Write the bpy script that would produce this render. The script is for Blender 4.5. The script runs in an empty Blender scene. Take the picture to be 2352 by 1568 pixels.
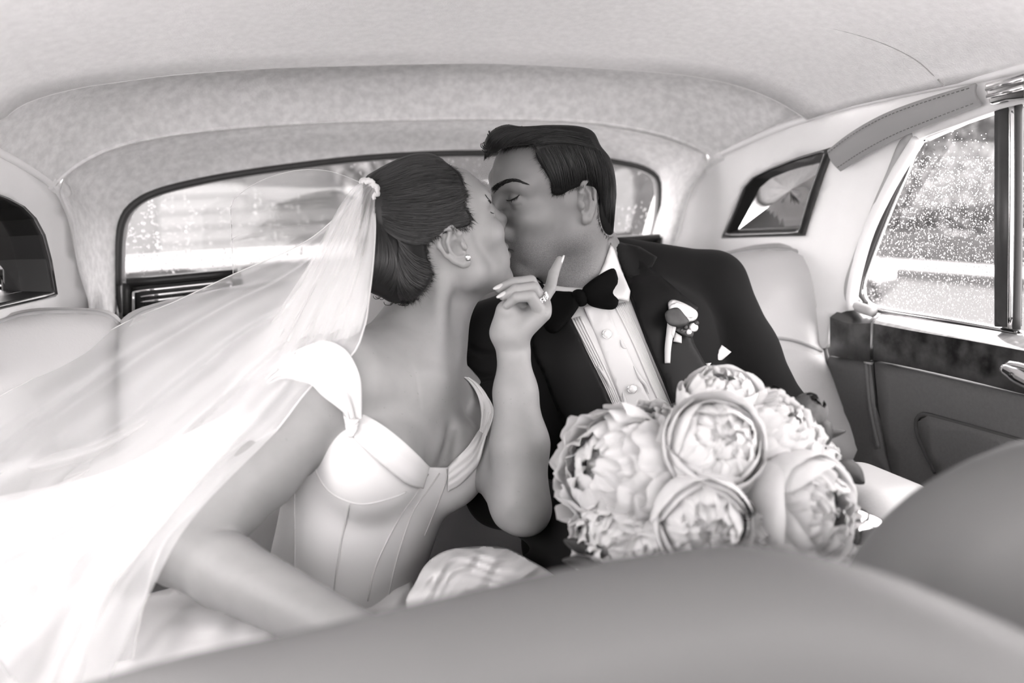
import bpy, bmesh, math, random, time
T0 = time.time()
def clock(s): pass
import numpy as np
from mathutils import Vector, Matrix
from mathutils.bvhtree import BVHTree
from mathutils.geometry import delaunay_2d_cdt

# ------------------------------------------------------------------ camera
F_PX, CX, CY = 1829.0, 1176.0, 784.0          # focal length / centre, in 2352x1568 pixels
YAW, PITCH, ROLL = 16.0, -9.5, 3.0
CAM = np.array([0.0, 0.0, 1.05])
def cam_basis():
    y, p, r = map(math.radians, (YAW, PITCH, ROLL))
    f = np.array([math.sin(y)*math.cos(p), math.cos(y)*math.cos(p), math.sin(p)])
    R = np.array([math.cos(y), -math.sin(y), 0.0])
    U = np.cross(R, f)
    R2 = R*math.cos(r) - U*math.sin(r)
    return R2, np.cross(R2, f), f
CR, CU, CF = cam_basis()
MC = np.stack([CR, CF, CU], 1)                 # columns: right, depth, up

scene = bpy.context.scene
COL = scene.collection
cam_data = bpy.data.cameras.new('camera')
cam_data.sensor_width = 36.0
cam_data.lens = 36.0*F_PX/2352.0
cam_data.clip_start = 0.02
cam_data.clip_end = 200.0
cam_data.dof.use_dof = True
cam_data.dof.focus_distance = 1.15
cam_data.dof.aperture_fstop = 2.2
cam = bpy.data.objects.new('camera', cam_data)
COL.objects.link(cam)
mw = Matrix.Identity(4)
for i in range(3):
    mw[i][0], mw[i][1], mw[i][2], mw[i][3] = CR[i], CU[i], -CF[i], CAM[i]
cam.matrix_world = mw
scene.camera = cam

# ------------------------------------------------------------------ light
EXPOSURE = 3.4
vs = scene.view_settings
scene.display_settings.display_device = 'sRGB'
vs.view_transform = 'Standard'
vs.look = 'None'
vs.exposure = EXPOSURE
vs.gamma = 1.0
vs.use_curve_mapping = False
scene.cycles.use_denoising = True
scene.cycles.transparent_max_bounces = 32
scene.cycles.max_bounces = 10
scene.cycles.diffuse_bounces = 6
scene.cycles.caustics_reflective = False
scene.cycles.caustics_refractive = False
scene.cycles.sample_clamp_indirect = 6.0
world = bpy.data.worlds.new('overcast_sky')
scene.world = world
world.use_nodes = True
bg = world.node_tree.nodes['Background']
bg.inputs[0].default_value = (1.0, 0.955, 0.955, 1)
bg.inputs[1].default_value = 1.0

# ------------------------------------------------------------------ materials
def lin(v):
    v = max(0.0, min(1.0, v))
    return v/12.92 if v <= 0.04045 else ((v+0.055)/1.055)**2.4
def tone(v):                                   # a grey (sRGB 0-255) with the print's faint warm cast
    v = v/255.0
    return (lin(v*1.001), lin(v*0.999), lin(v*0.999), 1.0)
def material(name, v, rough=0.6, spec=0.4, metal=0.0, sheen=0.0, coat=0.0,
             noise=None, bump=None, v2=None, stretch=None):
    m = bpy.data.materials.new(name)
    m.use_nodes = True
    nt = m.node_tree
    b = nt.nodes['Principled BSDF']
    b.inputs['Base Color'].default_value = tone(v)
    b.inputs['Roughness'].default_value = rough
    b.inputs['Specular IOR Level'].default_value = spec
    b.inputs['Metallic'].default_value = metal
    b.inputs['Sheen Weight'].default_value = sheen
    b.inputs['Coat Weight'].default_value = coat
    if noise or bump:
        tc = nt.nodes.new('ShaderNodeTexCoord')
        src = tc.outputs['Object']
        if stretch:
            mp = nt.nodes.new('ShaderNodeMapping')
            mp.inputs['Scale'].default_value = stretch
            nt.links.new(src, mp.inputs['Vector']); src = mp.outputs['Vector']
    if noise:                                  # (scale, detail, low, high)
        n = nt.nodes.new('ShaderNodeTexNoise')
        n.inputs['Scale'].default_value = noise[0]
        n.inputs['Detail'].default_value = noise[1]
        nt.links.new(src, n.inputs['Vector'])
        cr = nt.nodes.new('ShaderNodeValToRGB')
        cr.color_ramp.elements[0].position = noise[2]
        cr.color_ramp.elements[1].position = noise[3]
        cr.color_ramp.elements[0].color = tone(v2 if v2 is not None else v*0.8)
        cr.color_ramp.elements[1].color = tone(v)
        nt.links.new(n.outputs['Fac'], cr.inputs['Fac'])
        nt.links.new(cr.outputs['Color'], b.inputs['Base Color'])
    if bump:                                   # (scale, strength, distance)
        n2 = nt.nodes.new('ShaderNodeTexNoise')
        n2.inputs['Scale'].default_value = bump[0]
        n2.inputs['Detail'].default_value = 4.0
        nt.links.new(src, n2.inputs['Vector'])
        bp = nt.nodes.new('ShaderNodeBump')
        bp.inputs['Strength'].default_value = bump[1]
        bp.inputs['Distance'].default_value = bump[2]
        nt.links.new(n2.outputs['Fac'], bp.inputs['Height'])
        nt.links.new(bp.outputs['Normal'], b.inputs['Normal'])
    return m
def glass_material(name, v=250, gloss=0.06):
    m = bpy.data.materials.new(name); m.use_nodes = True
    nt = m.node_tree; nt.nodes.clear()
    o = nt.nodes.new('ShaderNodeOutputMaterial')
    t = nt.nodes.new('ShaderNodeBsdfTransparent'); t.inputs[0].default_value = tone(v)
    g = nt.nodes.new('ShaderNodeBsdfGlossy'); g.inputs['Roughness'].default_value = 0.02
    mx = nt.nodes.new('ShaderNodeMixShader'); mx.inputs[0].default_value = gloss
    nt.links.new(t.outputs[0], mx.inputs[1]); nt.links.new(g.outputs[0], mx.inputs[2])
    nt.links.new(mx.outputs[0], o.inputs[0])
    return m
def drop_material(name):
    m = bpy.data.materials.new(name); m.use_nodes = True
    b = m.node_tree.nodes['Principled BSDF']
    b.inputs['Base Color'].default_value = (1, 1, 1, 1)
    b.inputs['Roughness'].default_value = 0.02
    b.inputs['IOR'].default_value = 1.33
    b.inputs['Transmission Weight'].default_value = 1.0
    return m
def tulle_material(name, cover, v=246):
    m = bpy.data.materials.new(name); m.use_nodes = True
    nt = m.node_tree; nt.nodes.clear()
    o = nt.nodes.new('ShaderNodeOutputMaterial')
    t = nt.nodes.new('ShaderNodeBsdfTransparent')
    d = nt.nodes.new('ShaderNodeBsdfDiffuse'); d.inputs[0].default_value = tone(v)
    l = nt.nodes.new('ShaderNodeBsdfTranslucent'); l.inputs[0].default_value = tone(v)
    m1 = nt.nodes.new('ShaderNodeMixShader'); m1.inputs[0].default_value = 0.5
    m2 = nt.nodes.new('ShaderNodeMixShader'); m2.inputs[0].default_value = cover
    nt.links.new(d.outputs[0], m1.inputs[1]); nt.links.new(l.outputs[0], m1.inputs[2])
    nt.links.new(t.outputs[0], m2.inputs[1]); nt.links.new(m1.outputs[0], m2.inputs[2])
    nt.links.new(m2.outputs[0], o.inputs[0])
    return m

# ------------------------------------------------------------------ geometry helpers
def to_world(p):                               # camera-aligned metres (right, depth, up) -> world
    return CAM + np.asarray(p, float) @ MC.T
def C(px, py, d):                              # pixel at a depth -> camera-aligned metres
    return np.array([(px-CX)/F_PX*d, d, -(py-CY)/F_PX*d])
def W(px, py, d):
    return to_world(C(px, py, d))
def rays(pts):
    pts = np.asarray(pts, float)
    return CF + (pts[:, 0:1]-CX)/F_PX*CR - (pts[:, 1:2]-CY)/F_PX*CU
def on(pts, g, t0=0.15, t1=6.0):               # pixels -> first world point where the surface g(p) crosses 0
    d = rays(pts)
    ts = np.linspace(t0, t1, 240)
    val = np.stack([g(CAM + d*t) for t in ts], 1)
    s = np.sign(val)
    ch = (s[:, 1:] != s[:, :1])
    k = np.where(ch.any(1), ch.argmax(1), len(ts)-2)
    lo, hi = ts[k], ts[k+1]
    s0 = s[:, 0]
    for _ in range(30):
        mid = 0.5*(lo+hi)
        sm = np.sign(g(CAM + d*mid[:, None]))
        same = sm == s0
        lo = np.where(same, mid, lo); hi = np.where(same, hi, mid)
    return CAM + d*(0.5*(lo+hi))[:, None]
def pixel(p):                                  # world -> pixel and depth
    q = (np.asarray(p, float)-CAM) @ MC
    return np.stack([CX+F_PX*q[:, 0]/q[:, 1], CY-F_PX*q[:, 2]/q[:, 1], q[:, 1]], 1)

def spline(pts, n=64, closed=False):           # Catmull-Rom through points, resampled evenly
    P = np.asarray(pts, float)
    if closed:
        Q = np.vstack([P[-1], P, P[0], P[1]])
    else:
        Q = np.vstack([2*P[0]-P[1], P, 2*P[-1]-P[-2]])
    out = []
    for i in range(1, len(Q)-2):
        t = np.linspace(0, 1, 12, endpoint=False)[:, None]
        a, b, c, d = Q[i-1], Q[i], Q[i+1], Q[i+2]
        out.append(0.5*((2*b)+(-a+c)*t+(2*a-5*b+4*c-d)*t*t+(-a+3*b-3*c+d)*t**3))
    out = np.vstack(out + ([Q[-2][None]] if not closed else [P[:1]]))
    s = np.r_[0, np.cumsum(np.linalg.norm(np.diff(out, axis=0), axis=1))]
    if closed:
        tt = np.linspace(0, s[-1], n, endpoint=False)
    else:
        tt = np.linspace(0, s[-1], n)
    return np.stack([np.interp(tt, s, out[:, k]) for k in range(out.shape[1])], 1)
def resample(P, n):
    P = np.asarray(P, float)
    s = np.r_[0, np.cumsum(np.linalg.norm(np.diff(P, axis=0), axis=1))]
    tt = np.linspace(0, s[-1], n)
    return np.stack([np.interp(tt, s, P[:, k]) for k in range(P.shape[1])], 1)

def link(name, verts, faces, mat, parent=None, smooth=True, label=None, cat=None, group=None, kind=None):
    me = bpy.data.meshes.new(name)
    me.from_pydata([tuple(map(float, v)) for v in verts], [], [tuple(map(int, f)) for f in faces])
    me.validate(); me.update()
    if smooth:
        me.polygons.foreach_set('use_smooth', [True]*len(me.polygons))
    if mat: me.materials.append(mat)
    o = bpy.data.objects.new(name, me)
    COL.objects.link(o)
    if parent: o.parent = parent
    return tag(o, label, cat, group, kind)
def tag(o, label=None, cat=None, group=None, kind=None):
    if label: o['label'] = label
    if cat: o['category'] = cat
    if group: o['group'] = group
    if kind: o['kind'] = kind
    return o
def empty(name, loc, label=None, cat=None, group=None, kind=None):
    o = bpy.data.objects.new(name, None)
    COL.objects.link(o)
    o['base'] = [float(c) for c in loc]
    return tag(o, label, cat, group, kind)
def tube_geo(path, r, sides=8, cap=True, flat=None):
    P = np.asarray(path, float); n = len(P)
    r = np.broadcast_to(np.asarray(r, float), (n,))
    T = np.gradient(P, axis=0); T /= np.linalg.norm(T, axis=1)[:, None]+1e-12
    ref = np.array([0., 0, 1]) if abs(T[0][2]) < 0.9 else np.array([1., 0, 0])
    N = np.zeros_like(P); nv = np.cross(T[0], ref); nv /= np.linalg.norm(nv)
    for i in range(n):
        nv = nv - T[i]*np.dot(nv, T[i]); nv /= np.linalg.norm(nv)+1e-12; N[i] = nv
    B = np.cross(T, N)
    a = np.linspace(0, 2*np.pi, sides, endpoint=False)
    V = (P[:, None]+r[:, None, None]*(np.cos(a)[None, :, None]*N[:, None]+np.sin(a)[None, :, None]*B[:, None])).reshape(-1, 3)
    Fc = []
    for i in range(n-1):
        for j in range(sides):
            k = (j+1) % sides
            Fc.append((i*sides+j, i*sides+k, (i+1)*sides+k, (i+1)*sides+j))
    if cap:
        Fc.append(tuple(range(sides))[::-1]); Fc.append(tuple((n-1)*sides+j for j in range(sides)))
    return V, Fc
def tube(name, path, r, mat, parent=None, sides=8, **kw):
    V, Fc = tube_geo(path, r, sides)
    return link(name, V, Fc, mat, parent, **kw)
def merge(geos):
    V, Fc, o = [], [], 0
    for v, f in geos:
        V.append(np.asarray(v)); Fc += [tuple(i+o for i in q) for q in f]; o += len(v)
    return np.vstack(V), Fc
def grid_geo(rows, close=False):
    rows = [np.asarray(r, float) for r in rows]
    n = len(rows[0]); V = np.vstack(rows); Fc = []
    m = n if close else n-1
    for i in range(len(rows)-1):
        for j in range(m):
            k = (j+1) % n
            Fc.append((i*n+j, i*n+k, (i+1)*n+k, (i+1)*n+j))
    return V, Fc
def thicken(o, t, offset=-1.0, bevel=0.0, seg=2):
    s = o.modifiers.new('thickness', 'SOLIDIFY'); s.thickness = t; s.offset = offset
    if bevel:
        b = o.modifiers.new('soft_edge', 'BEVEL'); b.width = bevel; b.segments = seg
        b.limit_method = 'ANGLE'; b.angle_limit = math.radians(50); b.harden_normals = False
    return o
def inside(P, poly):                           # even-odd, vectorised
    x, y = P[:, 0], P[:, 1]; r = np.zeros(len(P), bool)
    Q = np.asarray(poly, float)
    for a, b in zip(Q, np.roll(Q, -1, 0)):
        c = ((a[1] > y) != (b[1] > y))
        with np.errstate(divide='ignore', invalid='ignore'):
            r ^= c & (x < (b[0]-a[0])*(y-a[1])/(b[1]-a[1]+1e-30)+a[0])
    return r
def poly_sd(X, Y, poly):                       # signed distance (negative inside) to a closed polygon
    Q = np.asarray(poly, float)
    d = np.full(X.shape, 1e18, np.float32); s = np.zeros(X.shape, bool)
    for a, b in zip(Q, np.roll(Q, -1, 0)):
        ex, ey = b-a; wx, wy = X-a[0], Y-a[1]
        t = np.clip((wx*ex+wy*ey)/(ex*ex+ey*ey+1e-20), 0, 1)
        d = np.minimum(d, (wx-ex*t)**2+(wy-ey*t)**2)
        c = ((a[1] > Y) != (b[1] > Y))
        if abs(ey) > 1e-12:
            s ^= c & (X < ex*wy/ey+a[0])
    d = np.sqrt(d)
    return np.where(s, -d, d).astype(np.float32)
def poly_sd_fast(X, Y, poly, step=2.0, margin=90.0):   # the same, read from a small raster
    Q = np.asarray(poly, float); lo = Q.min(0)-margin; hi = Q.max(0)+margin
    n = np.ceil((hi-lo)/step).astype(int)+2
    gx, gy = np.meshgrid(lo[0]+step*np.arange(n[0]), lo[1]+step*np.arange(n[1]), indexing='ij')
    R = poly_sd(gx.astype(np.float32), gy.astype(np.float32), Q)
    fx = np.clip((X-lo[0])/step, 0, n[0]-1.001); fy = np.clip((Y-lo[1])/step, 0, n[1]-1.001)
    i, j = fx.astype(np.int32), fy.astype(np.int32); fx = fx-i; fy = fy-j
    return ((R[i, j]*(1-fx)+R[i+1, j]*fx)*(1-fy)+(R[i, j+1]*(1-fx)+R[i+1, j+1]*fx)*fy).astype(np.float32)
def patch_2d(outer, holes=(), step=14.0):
    outer = np.asarray(outer, float)
    loops = [outer]+[np.asarray(h, float) for h in holes]
    pts, edges = [], []
    for L in loops:
        L = resample(np.vstack([L, L[:1]]), max(4, int(np.linalg.norm(np.diff(np.vstack([L, L[:1]]), axis=0), axis=1).sum()/step))+1)[:-1] if len(L) > 40 else L
        o = len(pts); n = len(L)
        for i in range(n):
            pts.append(L[i]); edges.append((o+i, o+(i+1) % n))
    lo, hi = outer.min(0), outer.max(0)
    gx, gy = np.meshgrid(np.arange(lo[0]+step/2, hi[0], step), np.arange(lo[1]+step/2, hi[1], step))
    G = np.stack([gx.ravel(), gy.ravel()], 1)
    sd = poly_sd(G[:, 0], G[:, 1], outer)
    keep = sd < -step*0.45
    for h in holes:
        keep &= poly_sd(G[:, 0], G[:, 1], h) > step*0.45
    pts = pts+list(G[keep])
    v, e, f, *_ = delaunay_2d_cdt([Vector(p) for p in pts], edges, [], 0, 1e-4)
    V = np.array([list(p) for p in v]); f = np.array([list(t) for t in f if len(t) == 3])
    c = V[f].mean(1)
    k = inside(c, outer)
    for h in holes: k &= ~inside(c, h)
    return V, f[k]
def patch(name, outer, g, mat, parent=None, holes=(), step=14.0, thick=0.0, bevel=0.0, **kw):
    V, f = patch_2d(outer, holes, step)
    P = on(V, g)
    n = np.cross(P[f[:, 1]]-P[f[:, 0]], P[f[:, 2]]-P[f[:, 0]])
    flip = (n*(P[f[:, 0]]-CAM)).sum(1) > 0
    f[flip] = f[flip][:, ::-1]
    o = link(name, P, f, mat, parent, **kw)
    if thick: thicken(o, thick, -1.0, bevel)
    return o
def box_geo(c, s, rot=None):
    c = np.asarray(c, float); s = np.asarray(s, float)/2
    V = np.array([[x, y, z] for x in (-1, 1) for y in (-1, 1) for z in (-1, 1)], float)*s
    if rot is not None: V = V @ np.asarray(rot).T
    return V+c, [(0, 1, 3, 2), (4, 6, 7, 5), (0, 4, 5, 1), (2, 3, 7, 6), (0, 2, 6, 4), (1, 5, 7, 3)]
def bvh_of(o):
    me = o.data
    V = [v.co.copy() for v in me.vertices]
    return BVHTree.FromPolygons(V, [tuple(p.vertices) for p in me.polygons])
def cast(pts, bvhs, off=0.0, fallback=None):   # pixels -> points on a mesh seen from the camera, lifted off its surface
    if not isinstance(bvhs, (list, tuple)): bvhs = [bvhs]
    D = rays(pts); out = []; last = None
    for d in D:
        best = None
        dv = Vector(d).normalized()
        for b in bvhs:
            h = b.ray_cast(Vector(CAM), dv)
            if h[0] is not None and (best is None or h[3] < best[3]): best = h
        if best is None:
            if fallback is not None: out.append(CAM+d*fallback)
            else: out.append(None)
        else:
            out.append(np.array(best[0]-dv*off))
    if fallback is None:
        idx = [i for i, p in enumerate(out) if p is not None]
        if not idx: raise ValueError('cast: nothing hit')
        A = np.array([i for i in idx]); dep = np.array([np.dot(out[i]-CAM, CF) for i in idx])
        for i, p in enumerate(out):
            if p is None:
                j = A[np.argmin(((np.asarray(pts)[A]-np.asarray(pts)[i])**2).sum(1))]
                dd = np.dot(out[j]-CAM, CF) if out[j] is not None else dep.mean()
                out[i] = CAM+D[i]*dd
    return np.array(out)
def relax(P, n=1, lam=0.5):
    P = P.copy()
    for _ in range(n): P[1:-1] += lam*(0.5*(P[:-2]+P[2:])-P[1:-1])
    return P
def cast_patch(name, outer, bvhs, mat, parent=None, holes=(), step=8.0, off=0.003, thick=0.002, smooth_n=2, bevel=0, **kw):
    V, f = patch_2d(outer, holes, step)
    P = cast(V, bvhs, off)
    # relax depth so the cloth bridges small creases
    dep = ((P-CAM) @ CF)
    nb = [[] for _ in V]
    for a, b, c in f:
        nb[a] += [b, c]; nb[b] += [a, c]; nb[c] += [a, b]
    for _ in range(smooth_n):
        nd = np.array([0.5*dep[i]+0.5*np.mean(dep[q]) if q else dep[i] for i, q in enumerate(nb)])
        dep = np.minimum(nd, dep+0.004)
    D = rays(V)
    P = CAM + D*dep[:, None]
    n = np.cross(P[f[:, 1]]-P[f[:, 0]], P[f[:, 2]]-P[f[:, 0]])
    flip = (n*(P[f[:, 0]]-CAM)).sum(1) > 0
    f[flip] = f[flip][:, ::-1]
    o = link(name, P, f, mat, parent, **kw)
    if thick: thicken(o, thick, 1.0 if off <= 0 else -1.0, bevel)
    return o

# ------------------------------------------------------------------ distance-field sculpting (camera-aligned metres)
class Field:
    def __init__(self, lo, hi, h):
        self.lo = np.asarray(lo, np.float32); self.h = np.float32(h)
        self.n = np.ceil((np.asarray(hi)-np.asarray(lo))/h).astype(int)+1
        self.D = np.full(self.n, 0.06, np.float32)
    def region(self, lo, hi):
        a = np.clip(np.floor((np.asarray(lo)-self.lo)/self.h).astype(int), 0, self.n-1)
        b = np.clip(np.ceil((np.asarray(hi)-self.lo)/self.h).astype(int)+1, 1, self.n)
        b = np.minimum(np.maximum(b, a+1), self.n)
        sl = tuple(slice(int(i), int(j)) for i, j in zip(a, b))
        ax = [self.lo[k]+self.h*np.arange(a[k], b[k], dtype=np.float32) for k in range(3)]
        X, Y, Z = np.meshgrid(*ax, indexing='ij', sparse=True)
        return sl, X, Y, Z
    def put(self, sl, d, k=0.0, op='add'):
        A = self.D[sl]
        if op == 'add':
            if k > 0:
                h = np.maximum(k-np.abs(A-d), 0)/k
                self.D[sl] = np.minimum(A, d)-h*h*(k*0.25)
            else: self.D[sl] = np.minimum(A, d)
        elif op == 'sub':
            d = -d
            if k > 0:
                h = np.maximum(k-np.abs(A-d), 0)/k
                self.D[sl] = np.maximum(A, d)+h*h*(k*0.25)
            else: self.D[sl] = np.maximum(A, d)
        elif op == 'and':
            if k > 0:
                h = np.maximum(k-np.abs(A-d), 0)/k
                self.D[sl] = np.maximum(A, d)+h*h*(k*0.25)
            else: self.D[sl] = np.maximum(A, d)
    def cone(self, a, b, ra, rb, k=0.01, op='add', sx=None):     # tapered capsule
        a = np.asarray(a, float); b = np.asarray(b, float); m = max(ra, rb)+k+3*self.h
        sl, X, Y, Z = self.region(np.minimum(a, b)-m, np.maximum(a, b)+m)
        e = b-a; L2 = float(e@e)+1e-12
        wx, wy, wz = X-np.float32(a[0]), Y-np.float32(a[1]), Z-np.float32(a[2])
        t = np.clip((wx*np.float32(e[0])+wy*np.float32(e[1])+wz*np.float32(e[2]))/np.float32(L2), 0, 1)
        d = np.sqrt((wx-t*np.float32(e[0]))**2+(wy-t*np.float32(e[1]))**2+(wz-t*np.float32(e[2]))**2)
        self.put(sl, d-(np.float32(ra)+np.float32(rb-ra)*t), k, op)
    def chain(self, pts, rs, k=0.008, op='add'):
        for i in range(len(pts)-1): self.cone(pts[i], pts[i+1], rs[i], rs[i+1], k, op)
    def ell(self, c, r, R=None, k=0.01, op='add'):              # ellipsoid, R columns = local axes
        c = np.asarray(c, float); r = np.asarray(r, float); m = r.max()+k+3*self.h
        sl, X, Y, Z = self.region(c-m, c+m)
        R = np.eye(3) if R is None else np.asarray(R, float)
        w = (X-np.float32(c[0]), Y-np.float32(c[1]), Z-np.float32(c[2]))
        q = [(w[0]*np.float32(R[0, i])+w[1]*np.float32(R[1, i])+w[2]*np.float32(R[2, i])) for i in range(3)]
        k0 = np.sqrt(sum((q[i]/np.float32(r[i]))**2 for i in range(3)))
        k1 = np.sqrt(sum((q[i]/np.float32(r[i]**2))**2 for i in range(3)))+1e-6
        self.put(sl, k0*(k0-1)/k1, k, op)
    def rbox(self, c, b, r, R=None, k=0.01, op='add'):          # rounded box
        c = np.asarray(c, float); m = float(np.linalg.norm(b))+r+k
        sl, X, Y, Z = self.region(c-m, c+m)
        R = np.eye(3) if R is None else np.asarray(R, float)
        w = (X-np.float32(c[0]), Y-np.float32(c[1]), Z-np.float32(c[2]))
        q = [np.abs(w[0]*np.float32(R[0, i])+w[1]*np.float32(R[1, i])+w[2]*np.float32(R[2, i]))-np.float32(b[i]-r) for i in range(3)]
        d = np.sqrt(sum(np.maximum(v, 0)**2 for v in q))+np.minimum(np.maximum(np.maximum(q[0], q[1]), q[2]), 0)-np.float32(r)
        self.put(sl, d, k, op)
    def mesh(self):
        S = self.D < 0
        for ax in range(3):                    # crop to the solid
            q = np.flatnonzero(S.any(axis=tuple(k for k in range(3) if k != ax)))
            a, b = max(0, q[0]-2), min(S.shape[ax], q[-1]+3)
            sl = [slice(None)]*3; sl[ax] = slice(int(a), int(b))
            S = S[tuple(sl)]; self.D = self.D[tuple(sl)]
            self.lo = self.lo.copy(); self.lo[ax] += self.h*a
        D = np.ascontiguousarray(self.D); S = np.ascontiguousarray(S)
        n = np.array(D.shape)
        cnt = np.zeros(n-1, np.uint8)
        for dx in (0, 1):
            for dy in (0, 1):
                for dz in (0, 1):
                    cnt += S[dx:n[0]-1+dx, dy:n[1]-1+dy, dz:n[2]-1+dz]
        act = (cnt > 0) & (cnt < 8); del cnt
        ci = np.argwhere(act)
        idx = np.full(n-1, -1, np.int32); idx[act] = np.arange(len(ci), dtype=np.int32)
        cor = [(0, 0, 0), (1, 0, 0), (0, 1, 0), (1, 1, 0), (0, 0, 1), (1, 0, 1), (0, 1, 1), (1, 1, 1)]
        val = np.stack([D[ci[:, 0]+a, ci[:, 1]+b, ci[:, 2]+c] for a, b, c in cor], 1)
        acc = np.zeros((len(ci), 3), np.float32); num = np.zeros(len(ci), np.float32)
        cc = np.array(cor, np.float32)
        for a, b in [(0, 1), (2, 3), (4, 5), (6, 7), (0, 2), (1, 3), (4, 6), (5, 7), (0, 4), (1, 5), (2, 6), (3, 7)]:
            x = (val[:, a] < 0) != (val[:, b] < 0)
            t = val[x, a]/(val[x, a]-val[x, b])
            acc[x] += cc[a]+(cc[b]-cc[a])*t[:, None]; num[x] += 1
        V = self.lo+self.h*(ci+acc/num[:, None])
        Q = []
        for ax in range(3):
            u, v = [(1, 2), (2, 0), (0, 1)][ax]
            s0 = [slice(None)]*3; s1 = [slice(None)]*3
            s0[ax] = slice(0, -1); s1[ax] = slice(1, None)
            A, B = S[tuple(s0)], S[tuple(s1)]
            e = np.argwhere(A != B)
            ok = (e[:, u] > 0) & (e[:, v] > 0) & (e[:, u] < n[u]-1) & (e[:, v] < n[v]-1)
            e = e[ok]
            fl = A[e[:, 0], e[:, 1], e[:, 2]]
            def at(du, dv):
                q = e.copy(); q[:, u] -= du; q[:, v] -= dv
                return idx[q[:, 0], q[:, 1], q[:, 2]]
            q = np.stack([at(1, 1), at(0, 1), at(0, 0), at(1, 0)], 1)
            q[~fl] = q[~fl][:, ::-1]
            Q.append(q)
        Q = np.vstack(Q); Q = Q[(Q >= 0).all(1)]
        return V, Q
    def build(self, name, mat, parent=None, **kw):
        V, Q = self.mesh()
        return quad_object(name, V, Q, mat, parent, **kw)
class Multi:                                   # one body sculpted at several resolutions, joined without a visible seam
    def __init__(self, coarse, *fine): self.f = [coarse]+list(fine)
    def cone(self, *a, **k):
        for q in self.f: q.cone(*a, **k)
    def ell(self, *a, **k):
        for q in self.f: q.ell(*a, **k)
    def chain(self, *a, **k):
        for q in self.f: q.chain(*a, **k)
    def build(self, name, mat, parent=None, **kw):
        boxes = [(q.lo.copy(), q.lo+q.h*(q.n-1)) for q in self.f[1:]]
        h0 = float(self.f[0].h); VV, QQ, o = [], [], 0
        for i, q in enumerate(self.f):
            V, Q = q.mesh()
            if i == 0:
                drop = np.zeros(len(Q), bool)
                for lo, hi in boxes:
                    ins = ((V > lo+1.6*h0) & (V < hi-1.6*h0)).all(1)
                    drop |= ins[Q].all(1)
                Q = Q[~drop]
            VV.append(V); QQ.append(Q+o); o += len(V)
        return quad_object(name, np.vstack(VV), np.vstack(QQ), mat, parent, **kw)
def quad_object(name, V, Q, mat, parent=None, **kw):
    used = np.zeros(len(V), bool); used[Q.ravel()] = True
    remap = np.cumsum(used)-1; V = V[used]; Q = remap[Q]
    Pw = to_world(V)
    me = bpy.data.meshes.new(name)
    me.vertices.add(len(Pw)); me.vertices.foreach_set('co', Pw.astype(np.float32).ravel())
    me.loops.add(Q.size); me.loops.foreach_set('vertex_index', Q.astype(np.int32).ravel())
    me.polygons.add(len(Q)); me.polygons.foreach_set('loop_start', np.arange(0, Q.size, 4, dtype=np.int32))
    me.polygons.foreach_set('use_smooth', np.ones(len(Q), bool))
    me.update(); me.validate()
    if mat: me.materials.append(mat)
    o = bpy.data.objects.new(name, me); COL.objects.link(o)
    if parent: o.parent = parent
    return tag(o, kw.get('label'), kw.get('cat'), kw.get('group'), kw.get('kind'))
def gray_attr(o, vals, name='tone'):            # per-vertex own colour (lips, brows, stubble), 0-1 blend factors
    at = o.data.attributes.new(name, 'FLOAT', 'POINT')
    at.data.foreach_set('value', np.asarray(vals, np.float32))
# ================================================================== MATERIALS
M = {}
M['headliner'] = material('headliner_wool', 247, 0.95, 0.1, sheen=0.2, noise=(90, 8, 0.25, 0.7), v2=236, bump=(420, 0.35, 0.002))
M['band'] = material('headliner_wool_band_shaded', 232, 0.95, 0.1, sheen=0.2, noise=(70, 12, 0.34, 0.66), v2=212, bump=(420, 0.35, 0.002))  # greyer than the roof wool: shade below the folds put into the colour
M['side_leather'] = material('side_trim_leather', 238, 0.62, 0.35, noise=(9, 5, 0.3, 0.7), v2=230, bump=(300, 0.15, 0.001))
M['seat_leather'] = material('seat_leather', 184, 0.5, 0.35, noise=(7, 4, 0.3, 0.7), v2=177, bump=(260, 0.22, 0.0012))
M['front_leather'] = material('front_seat_leather', 94, 0.55, 0.3, noise=(6, 3, 0.3, 0.7), v2=90)
M['piping'] = material('seat_piping', 150, 0.5, 0.4)
M['door_leather'] = material('door_card_leather', 100, 0.6, 0.25, noise=(200, 3, 0.3, 0.7), v2=95, bump=(350, 0.3, 0.001))
M['dark_piping'] = material('door_piping', 70, 0.5, 0.4)
M['wood'] = material('burr_walnut', 74, 0.3, 0.35, coat=0.3, noise=(34, 14, 0.36, 0.66), v2=22)
M['wood_top'] = material('walnut_capping', 150, 0.2, 0.5, coat=0.6, noise=(14, 10, 0.3, 0.7), v2=112, stretch=(1, 6, 1))
M['wood_dark'] = material('dark_walnut', 52, 0.28, 0.5, coat=0.4, noise=(30, 8, 0.3, 0.7), v2=34)
M['chrome'] = material('chrome', 225, 0.12, 0.5, metal=1.0)
M['rubber'] = material('black_rubber', 52, 0.5, 0.4)
M['grey_seal'] = material('grey_seal', 168, 0.6, 0.3)
M['black'] = material('black_plastic', 26, 0.45, 0.4)
M['mirror'] = material('mirror_glass', 240, 0.02, 0.5, metal=1.0)
M['strap'] = material('strap_leather', 150, 0.6, 0.3, bump=(260, 0.25, 0.001))
M['stitch'] = material('stitching', 120, 0.8, 0.1)
M['glass'] = glass_material('window_glass', 250, 0.05)
M['drop'] = drop_material('rain_water')
M['carpet'] = material('carpet', 70, 0.95, 0.1, noise=(150, 4, 0.3, 0.7))
M['pillar'] = material('pillar_trim', 62, 0.4, 0.4, noise=(25, 6, 0.3, 0.7), v2=48)

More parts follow.
